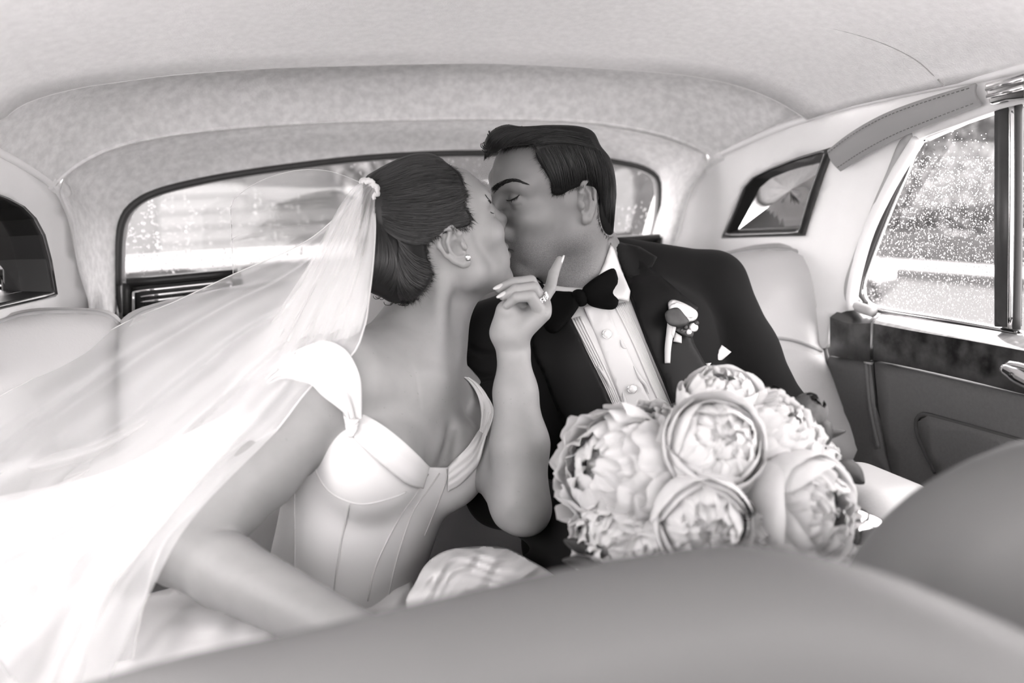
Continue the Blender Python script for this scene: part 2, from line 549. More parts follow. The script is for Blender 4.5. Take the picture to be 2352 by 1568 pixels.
XC, HW = 0.265, 0.65                           # car centre line and half width
def uu(X): return (X-XC)/HW
g_fold1 = lambda p: p[:, 1]-(1.36-0.14*uu(p[:, 0])**2)
g_fold2 = lambda p: p[:, 1]-(1.56-0.12*uu(p[:, 0])**2)
g_win = lambda p: p[:, 1]-(1.69-0.07*uu(p[:, 0])**2)
g_side = lambda p: p[:, 0]-(0.955-0.30*np.maximum(0, p[:, 1]-0.95)**2-0.22*np.maximum(0, p[:, 2]-0.9)**2)
g_sideL = lambda p: p[:, 0]-(2*XC-(0.955-0.30*np.maximum(0, p[:, 1]-0.95)**2-0.22*np.maximum(0, p[:, 2]-0.9)**2))
def offs(g, d): return lambda p: g(p)+d
def mir(P):
    Q = np.array(P, float); Q[..., 0] = 2*XC-Q[..., 0]; return Q

# ------------------------------------------------------------------ ceiling
f1px = [(0, 272), (60, 232), (170, 200), (290, 182), (400, 168), (550, 157), (700, 150), (900, 145), (1100, 142), (1250, 147),
        (1400, 155), (1550, 167), (1640, 181), (1720, 202), (1790, 232), (1830, 256), (1856, 272)]
f1 = on(spline(f1px, 90), g_fold1)
endR = f1[-1]
left_tail = mir(f1[-14:][::-1])
f1 = np.vstack([left_tail[left_tail[:, 0] < f1[0, 0]-0.01], f1])
f1 = spline(f1, 90)
seam_px = [(1856, 272), (1950, 243), (2050, 220), (2170, 195), (2260, 177), (2352, 157), (2480, 128), (2700, 85)]
g_seam = lambda p: p[:, 0]-(endR[0]+0.035*np.clip((endR[1]-p[:, 1])/0.4, 0, 1))
seam = on(spline(seam_px, 16), g_seam)
seam = np.vstack([seam, [[seam[-1, 0], 0.1, seam[-1, 2]+0.01], [seam[-1, 0], -0.45, seam[-1, 2]], [seam[-1, 0], -0.75, seam[-1, 2]-0.03]]])
tX = (f1[:, 0]-f1[0, 0])/(f1[-1, 0]-f1[0, 0])
zf = f1[:, 2]-np.interp(tX, [0, 1], [f1[0, 2], f1[-1, 2]])
yf = f1[:, 1]-np.interp(tX, [0, 1], [f1[0, 1], f1[-1, 1]])
rows = []
for k, s in enumerate(seam):
    w = k/(len(seam)-1.0)
    L = mir(s)
    X = L[0]+(s[0]-L[0])*tX
    Y = s[1]+yf*(1-w)**1.0
    Z = s[2]+zf*(1+0.12*min(1, 3*w)) + (0.028*math.sin(math.pi*min(1, w*1.4)))*np.clip(zf/zf.max(), 0, 1)
    rows.append(np.stack([X, Y, Z], 1))
rows[0] = f1
ceil_root = link('ceiling', *grid_geo(rows), M['headliner'], kind='structure', label='pale wool headliner of the car roof')
thicken(ceil_root, 0.006, 0.0)
B_ceil = BVHTree.FromPolygons([Vector(v) for v in np.vstack(rows)], grid_geo(rows)[1])
f2px = [(122, 428), (150, 400), (200, 366), (270, 336), (380, 312), (500, 297), (650, 285), (850, 277), (1050, 273), (1200, 274),
        (1320, 278), (1400, 286), (1500, 304), (1570, 326), (1620, 350), (1640, 362)]
f2 = on(spline(f2px, 90), g_fold2)
def band(name, A, B, sag, lip, n=9):
    R = [A+np.array([0, 0, lip*0.0]), A+np.array([0, lip, lip*0.6])]
    for i in range(1, n+1):
        t = i/n
        Q = A*(1-t)+B*t
        e_ = 1-np.abs(np.linspace(-1, 1, len(Q)))**6
        Q[:, 1] += sag*math.sin(math.pi*t)*0.6*e_+lip*(1-t); Q[:, 2] += sag*math.sin(math.pi*t)*0.7*e_+lip*0.6*(1-t)
        R.append(Q)
    return link(name, *grid_geo(R), M['band'], ceil_root)
def ext(P, m=0.06): return np.vstack([P[:1]+[[-m, 0.06, -0.02]], P, P[-1:]+[[m, 0.06, -0.02]]])
band('headliner_panel', ext(f1), ext(f2), 0.045, 0.030)
wpx = [(270, 655), (270, 600), (272, 550), (279, 510), (300, 476), (350, 445), (450, 418), (600, 392), (800, 367), (950, 356),
       (1100, 352), (1300, 357), (1420, 372), (1480, 386), (1511, 407), (1519, 440), (1516, 500), (1506, 548)]
w_out = on(spline(wpx, 110), g_win)
# second band reaches down both sides of the rear window
f2full_px = [(206, 722), (196, 660), (180, 600), (166, 522), (150, 470), (138, 448)]+f2px[1:-1]+[(1622, 384), (1592, 425), (1574, 470), (1562, 510), (1548, 560), (1538, 596)]
f2b = on(spline([(222, 860)]+f2full_px+[(1530, 700)], 110), g_fold2); f2b_px = None
def rear_wall():
    A, B = f2b, on(spline([(266, 860), (268, 740)]+wpx+[(1500, 640)], 110), g_win)
    A = np.vstack([A[:1], A, A[-1:]]); B = np.vstack([B[:1], B, B[-1:]])
    A[:, 0] += np.sign(A[:, 0]-XC)*0.0
    R = [A+(A-A.mean(0))*[0.06, 0, 0]+[0, 0.22, 0.01], A+(A-A.mean(0))*[0.02, 0, 0]+[0, 0.06, 0.0], A, A+np.array([0, 0.03, 0.012])]
    for i in range(1, 9):
        t = i/8
        Q = A*(1-t)+B*t
        Q[:, 1] += 0.02*math.sin(math.pi*t)+0.03*(1-t); Q[:, 2] += 0.012*(1-t)
        R.append(Q)
    return link('wall_rear', *grid_geo(R), M['band'], kind='structure', label='mottled wool trim round the rear window')
rear_wall()
# seams in the headliner
sm = cast(spline([(1500, 20), (1700, 32), (1880, 58), (2010, 92), (2100, 134), (2150, 178), (2168, 196)], 40), B_ceil, 0.004, 0.9)
tube('seam', sm, 0.0012, M['grey_seal'], ceil_root, 6)
tube('seam', f1[4:], 0.0035, M['headliner'], ceil_root, 6)
tube('seam', f2, 0.003, M['band'], ceil_root, 6)

# ------------------------------------------------------------------ rear window
win1 = link('window_1', *tube_geo(np.vstack([w_out, w_out[-1:]+[[-0.001, 0, -0.12]], w_out[:1]+[[0.0, 0, -0.12]], w_out[:1]]), 0.008, 8), M['rubber'], kind='structure', label='wide curved rear window with rain on the glass')
bright = w_out.copy(); cen = w_out.mean(0)
ins = w_out+(cen-w_out)*np.array([0.016, 0, 0.035])+[0, 0.004, 0]
tube('chrome_strip', ins, 0.005, M['grey_seal'], win1, 8)
gl = np.vstack([w_out, w_out[-1:]+[[-0.001, 0, -0.12]], w_out[:1]+[[0.0, 0, -0.12]]])
gc = gl.mean(0); 
def fan(P):
    c = P.mean(0); n = len(P)
    R = [c+(P-c)*s for s in (1.0, 0.75, 0.5, 0.25)]
    V = np.vstack(R+[c[None]]); Fc = []
    for i in range(3):
        for j in range(n):
            k = (j+1) % n; Fc.append((i*n+j, i*n+k, (i+1)*n+k, (i+1)*n+j))
    for j in range(n): Fc.append((3*n+j, 3*n+(j+1) % n, 4*n))
    return V, Fc
gv, gf = fan(gl+np.array([0, 0.012, 0]))
gv[:, 1] = 1.702-0.07*uu(gv[:, 0])**2
link('glass', gv, gf, M['glass'], win1)

def drops(name, n, sampler, surf, normal, parent, rmin, rmax, seed):
    rng = random.Random(seed); geos = []
    nrm = np.asarray(normal, float)
    a = np.cross(nrm, [0, 0, 1.0]); a /= np.linalg.norm(a); b = np.cross(a, nrm)
    ang = np.linspace(0, 2*np.pi, 8, endpoint=False)
    prof = [(1.0, 0.0), (0.86, 0.34), (0.5, 0.6)]
    pix = sampler(n)
    for p in on(pix, surf):
        r = rmin*(rmax/rmin)**(rng.random()**2.2)
        st = 1.0+0.15*rng.random()
        V = [p+r*(q*np.cos(t)*a+q*st*np.sin(t)*b+h*nrm) for q, h in prof for t in ang]+[p+nrm*r*0.68]
        f = []
        for i in range(2):
            for j in range(8):
                k = (j+1) % 8; f.append((i*8+j, i*8+k, (i+1)*8+k, (i+1)*8+j))
        for j in range(8): f.append((16+j, 16+(j+1) % 8, 24))
        geos.append((np.array(V), f))
    return link(name, *merge(geos), M['drop'], parent, kind='stuff')
wpoly = np.vstack([spline(wpx, 80)])
def s_rear(n):
    r = np.random.default_rng(3); q = np.stack([r.uniform(285, 1505, 6*n), r.uniform(360, 640, 6*n)], 1)
    keep = r.random(6*n) < np.where((q[:, 1] > 470) | ((q[:, 0] > 790) & (q[:, 0] < 1110)), 0.95, 0.25)
    return q[keep & inside(q, wpoly)][:n]
drops('rain_drops', 1700, s_rear, offs(g_win, -0.0125), (0, 1, 0), win1, 0.0010, 0.0032, 3)
rng = random.Random(8)
def streaks():
    geos = []
    for _ in range(46):
        x = rng.uniform(300, 700) if rng.random() < 0.6 else rng.uniform(700, 1480); y = rng.uniform(430, 600)
        n = rng.randint(4, 10); ys = [y+i*rng.uniform(7, 12) for i in range(n)]
        pp_ = np.array([(x+rng.uniform(-1.5, 1.5), v) for v in ys]); ok_ = inside(pp_, wpoly) & (pp_[:, 1] < 632); pw_ = on(pp_, offs(g_win, -0.0125))
        for i in range(n):
            if not ok_[i]: continue
            p = pw_[i]
            ang = np.linspace(0, 2*np.pi, 8, endpoint=False); r = rng.uniform(0.0014, 0.0026)
            V = [p+r*np.array([q*np.cos(t), h, 1.3*q*np.sin(t)]) for q, h in [(1, 0), (.86, .34), (.5, .6)] for t in ang]+[p+np.array([0, r*0.68, 0])]
            f = [(a*8+j, a*8+(j+1) % 8, a*8+8+(j+1) % 8, a*8+8+j) for a in range(2) for j in range(8)]+[(16+j, 16+(j+1) % 8, 24) for j in range(8)]
            geos.append((np.array(V), f))
    return link('running_drops', *merge(geos), M['drop'], win1, kind='stuff')
streaks()

# ------------------------------------------------------------------ right quarter panel and roof rail
mr_out = [(1663, 547), (1690, 485), (1712, 430), (1735, 405), (1775, 385), (1840, 360), (1918, 337), (1880, 440), (1850, 541)]
mr_out = np.array(mr_out, float)
side_out = spline([(1640, 362), (1700, 333), (1780, 298), (1856, 272)], 14)
side_out = np.vstack([side_out, spline(seam_px[:7], 20)[1:]])
side_poly = np.vstack([side_out, [(2480, 232), (2352, 236), (2290, 252), (2110, 318), (2060, 395), (2010, 500), (1975, 590), (1958, 660), (1962, 705), (1905, 730), (1900, 800),
                       (1880, 800), (1700, 790), (1530, 790)], [(1528, 690), (1534, 600), (1546, 560), (1562, 505), (1576, 455), (1600, 405)]])
wallR = patch('wall_right', side_poly, g_side, M['side_leather'], None, holes=[mr_out], step=22, thick=0.012, kind='structure', label='white leather rear quarter trim beside the right door')
# rolled edge of the arch
arch = on(spline([(1530, 640), (1537, 592), (1548, 558), (1564, 505), (1578, 455), (1602, 405), (1640, 362), (1700, 333), (1780, 298), (1856, 272), (1950, 243), (2050, 220), (2170, 195), (2260, 177), (2352, 157), (2480, 128)], 70), g_side)
tube('edge_roll', arch, 0.0065, M['side_leather'], wallR, 8)
link('return_flange', *grid_geo([arch, arch+[0.03, 0.0, 0.03], arch+[0.10, 0.02, 0.10]]), M['band'], wallR)
v_seam = on(spline([(2160, 194), (2172, 205), (2174, 222)], 8), offs(g_side, 0.002))
# white upper fold along the door opening
fold = on(spline([(2108, 322), (2062, 395), (2022, 470), (1990, 545), (1968, 620), (1957, 680), (1960, 712)], 30), offs(g_side, 0.004))
tube('edge_roll', fold, 0.010, M['side_leather'], wallR, 8)

tube('corner_plug', on(spline([(1622, 380), (1640, 364), (1668, 350)], 8), offs(g_side, -0.012)), 0.020, M['band'], wallR, 8)  # added tube that plugs a pinhole of daylight where the trims meet
# left quarter panel
ml_out = np.array([(118, 682), (104, 600), (88, 540), (66, 500), (38, 472), (0, 452), (-60, 430), (-140, 420), (-120, 560), (-110, 735)], float)
left_poly = np.vstack([spline([(122, 428), (148, 470), (166, 522), (181, 600), (198, 662), (214, 705), (230, 800)], 30), [(0, 860), (-300, 900), (-420, 700), (-420, 260), (-160, 285), (-60, 322), (0, 350), (62, 386)]])
wallL = patch('wall_left', left_poly, g_sideL, M['side_leather'], None, holes=[ml_out], step=24, thick=0.012, kind='structure', label='white leather rear quarter trim at the left edge')
archL = on(spline([(-420, 262), (-160, 288), (-60, 324), (0, 351), (62, 386), (122, 428), (148, 470), (166, 522), (181, 600), (198, 662), (214, 705)], 60), g_sideL)
tube('edge_roll', archL, 0.0065, M['side_leather'], wallL, 8)
link('return_flange', *grid_geo([archL, archL+[-0.03, 0.0, 0.03], archL+[-0.10, 0.02, 0.10]]), M['band'], wallL)

tube('corner_plug', on(spline([(138, 446), (122, 430), (98, 412)], 8), offs(g_sideL, 0.012)), 0.020, M['band'], wallL, 8)  # same added plug against daylight at the left corner
# ------------------------------------------------------------------ companion mirrors in wooden frames
def companion(name, outer, g, sgn, label, depth, frame_w, tilt):
    root = empty(name, on(outer[:1], g)[0], label, 'mirror', 'companion mirrors in the rear quarters')
    O = np.vstack([outer, outer[:1]]); O = np.vstack([np.linspace(a, b, 9)[:-1] for a, b in zip(O[:-1], O[1:])])
    c2 = O.mean(0)
    P0 = on(O, offs(g, -sgn*0.000)); P0[:, 0] -= sgn*0.006
    cen = P0.mean(0)
    Pi = P0+(cen-P0)*frame_w
    lip = P0+(cen-P0)*frame_w*0.5; lip[:, 0] -= sgn*0.006
    back = Pi+(cen-Pi)*0.06; back[:, 0] += sgn*(depth+tilt*(cen[1]-back[:, 1]))
    out = P0.copy(); out[:, 0] += sgn*0.012
    V, f = grid_geo([out, P0, lip, Pi], close=True)
    link('frame', V, f, M['wood_dark'], root)
    V, f = grid_geo([Pi, Pi+(cen-Pi)*0.01+[sgn*0.002, 0, 0], back], close=True)
    link('recess_lining', V, f, M['black'] if name != 'x' else None, root, smooth=False)
    V, f = fan(back-np.array([sgn*0.001, 0, 0]))
    link('mirror_glass', V, f, M['mirror'], root, smooth=False)
    return root
companion('companion_mirror', mr_out, g_side, 1, 'dark wood framed mirror recessed in the right quarter trim', 0.040, 0.13, 0.20)
companion('companion_mirror', ml_out, g_sideL, -1, 'dark wood framed mirror recess cut off by the left edge', 0.04, 0.08, 0.0)

# ------------------------------------------------------------------ right door
g_door = lambda p: p[:, 0]-0.955
door = empty('door_1', (0.955, 0.7, 0.2), 'right rear door with walnut capping and leather card', None, None, 'structure')
# walnut rail: sloping top and burr front
tin = on(spline([(2006, 738), (2100, 756), (2220, 776), (2352, 800), (2500, 826), (2800, 880)], 30), offs(g_door, 0.035))
tout = on(spline([(2032, 711), (2120, 722), (2283, 747), (2352, 760), (2500, 784), (2800, 832)], 30), offs(g_door, -0.012))
bot = on(spline([(2006, 826), (2100, 845), (2220, 872), (2352, 905), (2500, 940), (2800, 1010)], 30), offs(g_door, 0.035))
back = bot.copy(); back[:, 0] = 0.975
def wood_rail(name, par, tin, tout, bot, matf, matt):
    n = len(tin)
    e = 0.16
    R = [tout, tout*(e)+tin*(1-e), tin+(bot-tin)*0.05]
    t = link('capping', *grid_geo(R), matt, par)
    capl = [np.vstack([tout[0], tin[0], bot[0], bot[0]+[0.05, 0, 0]])]
    R2 = [tin+(bot-tin)*0.05, tin*0.5+bot*0.5, bot, bot+np.array([0.03, 0, 0])]
    link('burr_fascia', *grid_geo(R2), matf, par)
    e0 = np.array([tout[0], tin[0], tin[0]+(bot[0]-tin[0])*0.05, bot[0], bot[0]+[0.05, 0, 0], tout[0]+[0.02, 0, 0]])
    link('end_grain', e0, [(0, 1, 2, 3, 4, 5)], matf, par, smooth=False)
wood_rail('rail', door, tin, tout, bot, M['wood'], M['wood_top'])
g_card = offs(g_door, 0.022)
card = [(2008, 832), (2100, 852), (2220, 880), (2352, 910), (2500, 946), (2700, 1000), (2700, 1400), (2352, 1500), (2160, 1380), (2075, 1180), (2042, 1060), (2018, 940)]
patch('door_card', np.array(card, float), g_card, M['door_leather'], door, step=24, thick=0.02)
pk = on(spline([(2150, 1085), (2125, 1035), (2110, 1000), (2106, 970), (2112, 955), (2130, 953), (2200, 972), (2300, 1000), (2420, 1034)], 50), offs(g_door, 0.024))
tube('pocket_piping', pk, 0.0042, M['dark_piping'], door, 8)
pocket_poly = np.array([(2150, 1085), (2125, 1035), (2110, 1000), (2108, 968), (2130, 955), (2200, 974), (2300, 1002), (2420, 1036), (2420, 1250), (2200, 1180)], float)
patch('map_pocket', pocket_poly, offs(g_door, 0.030), M['door_leather'], door, step=24, thick=0.006)
gap = on(spline([(2004, 742), (2004, 828), (2012, 930), (2034, 1050), (2070, 1170)], 30), offs(g_door, 0.012))
tube('door_gap', gap, 0.008, M['black'], door, 8)
# chrome pull handle
hp = on(spline([(2305, 845), (2330, 858), (2370, 880), (2420, 905)], 16), offs(g_door, 0.052))
hr = np.r_[np.linspace(0.007, 0.011, 5), np.linspace(0.011, 0.008, 11)]
hd = tube('handle', hp, hr, M['chrome'], door, 12, label='chrome door handle')
hp2 = on([(2318, 842), (2345, 846), (2385, 858)], offs(g_door, 0.047))
tube('handle_rose', spline(hp2, 10), 0.009, M['chrome'], hd, 10)
# quarter block ahead of the seat
qb = empty('trim_1', (0.95, 1.0, 0.6), 'walnut end block between seat and door', None, None, 'structure')
qt = on([(1906, 728), (1950, 742), (2000, 742)], offs(g_door, 0.030))
qto = on([(1952, 694), (1985, 708), (2020, 722)], offs(g_door, -0.01))
qbt = on([(1906, 816), (1950, 824), (1998, 832)], offs(g_door, 0.030))
link('burr_fascia', *grid_geo([spline(qt, 8), spline(qbt, 8), spline(qbt, 8)+[0.03, 0, 0]]), M['wood'], qb)
link('capping', *grid_geo([spline(qto, 8), spline(qt, 8)]), M['wood_dark'], qb)
link('end_grain', np.array([qto[-1], qt[-1], qbt[-1], qbt[-1]+[0.04, 0, 0]]), [(0, 1, 2, 3)], M['wood'], qb, smooth=False)
qcard = [(1904, 818), (1950, 826), (1998, 834), (2008, 930), (2030, 1040), (2075, 1180), (2075, 1330), (1900, 1330), (1880, 1000)]
patch('leather_panel', np.array(qcard, float), offs(g_door, 0.020), M['door_leather'], qb, step=22, thick=0.02)
qs = on(spline([(1990, 834), (1998, 930), (2018, 1030)], 16), offs(g_door, 0.022))
tube('welt', qs, 0.0035, M['door_leather'], qb, 6)
tube('cap_clip', on([(1988, 830), (2002, 832)], offs(g_door, 0.026)), 0.004, M['grey_seal'], qb, 8)
sheet = box_geo((1.0, 0.55, 0.38), (0.04, 2.2, 0.82))
link('outer_skin', sheet[0], sheet[1], M['door_leather'], door, smooth=False)

# door window: frame mouldings, pillar, glass, drops
win2 = empty('window_2', (0.95, 0.8, 0.86), 'rainy rear door window with chrome frame', None, None, 'structure')
gpoly = np.array([(2112, 322), (2085, 390), (2058, 455), (2030, 525), (2006, 590), (1992, 640), (1991, 672), (2003, 692), (2040, 707), (2150, 725), (2284, 748), (2284, 254)], float)
g_glass = offs(g_door, -0.012)
lineL = [(2128, 316), (2108, 330), (2080, 398), (2052, 462), (2024, 532), (2000, 596), (1984, 645), (1983, 678), (1997, 700), (2036, 714), (2150, 733), (2290, 758), (2352, 770)]
LL = np.array(lineL, float)
tube('glass_channel', on(spline(LL, 60), offs(g_door, -0.004)), 0.006, M['chrome'], win2, 8)
tube('rubber_seal', on(spline(LL[:9]-[9, 1], 44), offs(g_door, 0.001)), 0.007, M['rubber'], win2, 8)
tube('chrome_moulding', on(spline(LL[:9]-[18, 2], 44), offs(g_door, 0.006)), 0.005, M['chrome'], win2, 8)
tube('door_seal', on(spline(LL[:10]-[30, -2], 44), offs(g_door, 0.012)), 0.0095, M['grey_seal'], win2, 8)
V, f = patch_2d(gpoly, (), 40); P = on(V, g_glass); link('glass', P, f, M['glass'], win2)
g3 = np.array([(2340, 240), (2340, 760), (2800, 835), (2800, 150)], float)
V, f = patch_2d(g3, (), 60); P = on(V, g_glass); link('glass', P, f, M['glass'], win2)
top = np.array([(2112, 324), (2200, 285), (2290, 254), (2420, 222), (2800, 135), (2800, 110), (2420, 196), (2290, 228), (2160, 262), (2100, 300)], float)
patch('top_rail', top, offs(g_door, 0.004), M['side_leather'], win2, step=18, thick=0.02)
pl = np.array([(2284, 244), (2322, 236), (2318, 752), (2284, 750)], float)
patch('pillar', pl, offs(g_door, 0.008), M['pillar'], win2, step=20, thick=0.022)
tube('chrome_strip', on(spline([(2326, 236), (2325, 500), (2322, 754)], 20), offs(g_door, 0.006)), 0.005, M['chrome'], win2, 8)
tube('rubber_seal', on(spline([(2340, 234), (2339, 500), (2335, 756)], 20), offs(g_door, 0.004)), 0.005, M['rubber'], win2, 8)
def s_side(n):
    r = np.random.default_rng(5); q = np.stack([r.uniform(1985, 2352, 6*n), r.uniform(300, 745, 6*n)], 1)
    keep = ~((q[:, 0] > 2282) & (q[:, 0] < 2342)) & ((q[:, 1] > 360) | (r.random(6*n) < 0.2)) & ((q[:, 0] > 2340) | inside(q, gpoly))
    return q[keep][:n]
drops('rain_drops', 3800, s_side, offs(g_door, -0.0125), (1, 0, 0), win2, 0.0005, 0.0013, 5)

# ------------------------------------------------------------------ leather grab strap with chrome end
st = empty('grab_strap', (0.93, 0.9, 1.12), 'stitched leather grab strap above the right door window', 'strap')
s_up = spline([(1916, 345), (1980, 303), (2060, 262), (2150, 228), (2260, 192)], 30)
s_lo = spline([(1946, 392), (2010, 357), (2090, 318), (2180, 280), (2272, 240)], 30)
bow = np.sin(np.linspace(0, np.pi, 30))*0.012+0.012
rowsS = []
for t in np.linspace(0, 1, 7):
    P = on(s_up*(1-t)+s_lo*t, g_side); P[:, 0] -= bow+0.006*math.sin(math.pi*t); rowsS.append(P)
o = link('band', *grid_geo(rowsS), M['strap'], st); thicken(o, 0.005, 0.0, 0.001)
for t in (0.14, 0.86):
    P = on(s_up*(1-t)+s_lo*t, g_side); P[:, 0] -= bow+0.006*math.sin(math.pi*t)+0.0035
    Pf = spline(P, 161)
    geos = [tube_geo(Pf[i:i+3], 0.0007, 5) for i in range(2, 156, 4)]
    link('stitching', *merge(geos), M['stitch'], st, kind='stuff')
cp = on(np.array([(2258, 192), (2300, 180), (2352, 163), (2352, 228), (2310, 232), (2272, 241)], float), offs(g_side, 0.03))
V, f = merge([(np.vstack([cp, cp+[0.02, 0, 0]]), [(0, 1, 2, 3, 4, 5), (0, 6, 7, 1), (1, 7, 8, 2), (3, 9, 10, 4), (4, 10, 11, 5), (5, 11, 6, 0)])])
o = link('chrome_bracket', V, f, M['chrome'], st, smooth=False); b = o.modifiers.new('soft', 'BEVEL'); b.width = 0.003; b.segments = 3
for a, b_ in (((2266, 205), (2350, 180)), ((2268, 222), (2350, 200))):
    tube('ridge', on([a, b_], offs(g_side, 0.033)), 0.003, M['chrome'], st, 8)

# ------------------------------------------------------------------ parcel shelf and air vents
sh = link('trim_2', *box_geo((XC, 1.66, 0.885), (1.16, 0.28, 0.02)), M['wood_dark'], smooth=False, kind='structure', label='dark parcel shelf under the rear window')
def vent(px, label):
    root = empty('air_vent', on(px[:1], g_vent)[0], label, 'air vent', 'air vents on the parcel shelf')
    c = np.array(px, float)
    P = on(c, g_vent)
    cen = P.mean(0)
    def q(s, t):                               # bilinear: s across, t down
        return (P[0]*(1-s)+P[1]*s)*(1-t)+(P[3]*(1-s)+P[2]*s)*t
    def bar(name, a, b, r, mat): return tube(name, np.linspace(a, b, 5), r, mat, root, 8)
    bk = [q(0, 0), q(1, 0), q(1, 1), q(0, 1)]
    V = np.vstack([np.array(bk)+[0, 0.03, 0], np.array(bk)])
    link('housing', V, [(3, 2, 1, 0), (0, 1, 5, 4), (1, 2, 6, 5), (3, 0, 4, 7)], M['black'], root, smooth=False)
    for a, b in ((0, 1), (1, 2), (2, 3), (3, 0)): bar('outer_frame', bk[a], bk[b], 0.0085, M['black'])
    for a, b in (((.06, .24), (.94, .24)), ((.06, .24), (.06, 1)), ((.94, .24), (.94, 1))): bar('chrome_rim', q(*a)-[0, .006, 0], q(*b)-[0, .006, 0], 0.003, M['chrome'])
    for k in range(5): bar('louvre', q(.12, .4+.15*k)-[0, .004, 0], q(.88, .4+.15*k)-[0, .004, 0], 0.0026, M['chrome'])
    for k in range(7): bar('vane', q(.15+.115*k, .38)+[0, .008, 0], q(.15+.115*k, 1)+[0, .008, 0], 0.002, M['black'])
    return root
g_vent = lambda p: p[:, 1]-1.555
vent([(292, 650), (546, 626), (546, 700), (292, 735)], 'black air vent with chrome louvres at the left of the parcel shelf')
vent([(1330, 556), (1514, 546), (1514, 600), (1330, 612)], "black air vent with chrome louvres behind the man's shoulder")

# ------------------------------------------------------------------ rear bench seat
g_seatr = lambda p: p[:, 1]-(1.42-0.10*uu(p[:, 0])**2+(0.92-p[:, 2])*(-0.20))
def cushion(name, outer, g, mat, parent, bulge, thick, pipe=None, step=20, smooth_edge=34.0, lbl=None):
    V, f = patch_2d(outer, (), step)
    P = on(V, g)
    sd = -poly_sd(V[:, 0], V[:, 1], outer)
    e = np.clip(sd/smooth_edge, 0, 1)
    lift = thick*np.sqrt(1-(1-e)**2)+bulge*np.clip(sd/200.0, 0, 1)
    D = rays(V); D /= np.linalg.norm(D, axis=1)[:, None]
    P = P-D*lift[:, None]
    n = np.cross(P[f[:, 1]]-P[f[:, 0]], P[f[:, 2]]-P[f[:, 0]])
    fl = (n*(P[f[:, 0]]-CAM)).sum(1) > 0
    f[fl] = f[fl][:, ::-1]
    o = link(name, P, f, mat, parent, label=lbl)
    return o
bench = empty('rear_seat', (XC, 1.3, 0.1), 'pale leather rear bench seat behind the couple', 'seat')
oL = np.vstack([spline([(-260, 800), (-60, 738), (0, 726), (50, 712), (110, 706), (215, 708), (258, 716), (284, 740)], 40), [(276, 800), (272, 1000), (270, 1300), (-400, 1300)]])
cL = cushion('seatback', oL, g_seatr, M['seat_leather'], bench, 0.03, 0.035)
tube('piping', relax(cast(spline([(-60, 754), (0, 740), (50, 724), (110, 717), (212, 718), (252, 727), (274, 748)], 30), bvh_of(cL), 0.001), 2), 0.004, M['piping'], bench, 8)
oC = np.vstack([spline([(268, 748), (284, 726), (330, 704), (440, 676), (597, 646), (727, 630), (860, 622), (1000, 612), (1150, 604), (1400, 598)], 40), [(1400, 1300), (270, 1300)]])
cC = cushion('seatback', oC, offs(g_seatr, 0.012), M['seat_leather'], bench, 0.03, 0.04)
tube('piping', relax(cast(spline([(278, 764), (294, 738), (338, 714), (442, 687), (598, 657), (728, 641), (860, 633), (1000, 623), (1150, 615)], 40), bvh_of(cC), 0.001), 2), 0.004, M['piping'], bench, 8)
oR = np.vstack([[(1420, 620), (1600, 590)], spline([(1682, 574), (1740, 562), (1800, 558), (1848, 566), (1888, 590), (1906, 616)], 24), [(1902, 660), (1897, 720), (1897, 790), (1915, 858), (1950, 935), (2012, 1050), (2016, 1100), (2000, 1300), (1420, 1300)]])
g_seatR2 = lambda p: p[:, 1]-(1.40-0.10*uu(p[:, 0])**2+(0.92-p[:, 2])*(-0.35))
cR = cushion('seatback', oR, g_seatR2, M['seat_leather'], bench, 0.03, 0.04, smooth_edge=30)
tube('piping', relax(cast(spline([(1640, 594), (1690, 582), (1740, 574), (1798, 572), (1840, 580), (1874, 604), (1893, 634)], 26), bvh_of(cR), 0.001), 2), 0.0035, M['piping'], bench, 8)
tube('piping', relax(cast(spline([(1900, 622), (1896, 660), (1891, 720), (1891, 790), (1908, 860), (1942, 938), (2002, 1048)], 40), bvh_of(cR), 0.003), 3), 0.0045, M['dark_piping'], bench, 8)
tube('piping', relax(cast(spline([(1700, 774), (1775, 775), (1830, 783), (1888, 806)], 20), bvh_of(cR), 0.001), 2), 0.003, M['piping'], bench, 8)
lowR = np.vstack([spline([(1600, 790), (1700, 784), (1775, 783), (1830, 790), (1888, 814)], 16), [(1912, 862), (1948, 940), (2006, 1048), (1960, 1066), (1800, 1080), (1600, 1090)]])
cushion('backrest_pad', lowR, offs(g_seatR2, 0.036), M['seat_leather'], bench, 0.035, 0.025, smooth_edge=30)
V, f = box_geo((XC, 1.02, 0.34), (1.36, 0.62, 0.22)); o = link('seat_base', V, f, M['seat_leather'], bench, smooth=False)
b = o.modifiers.new('soft', 'BEVEL'); b.width = 0.06; b.segments = 5

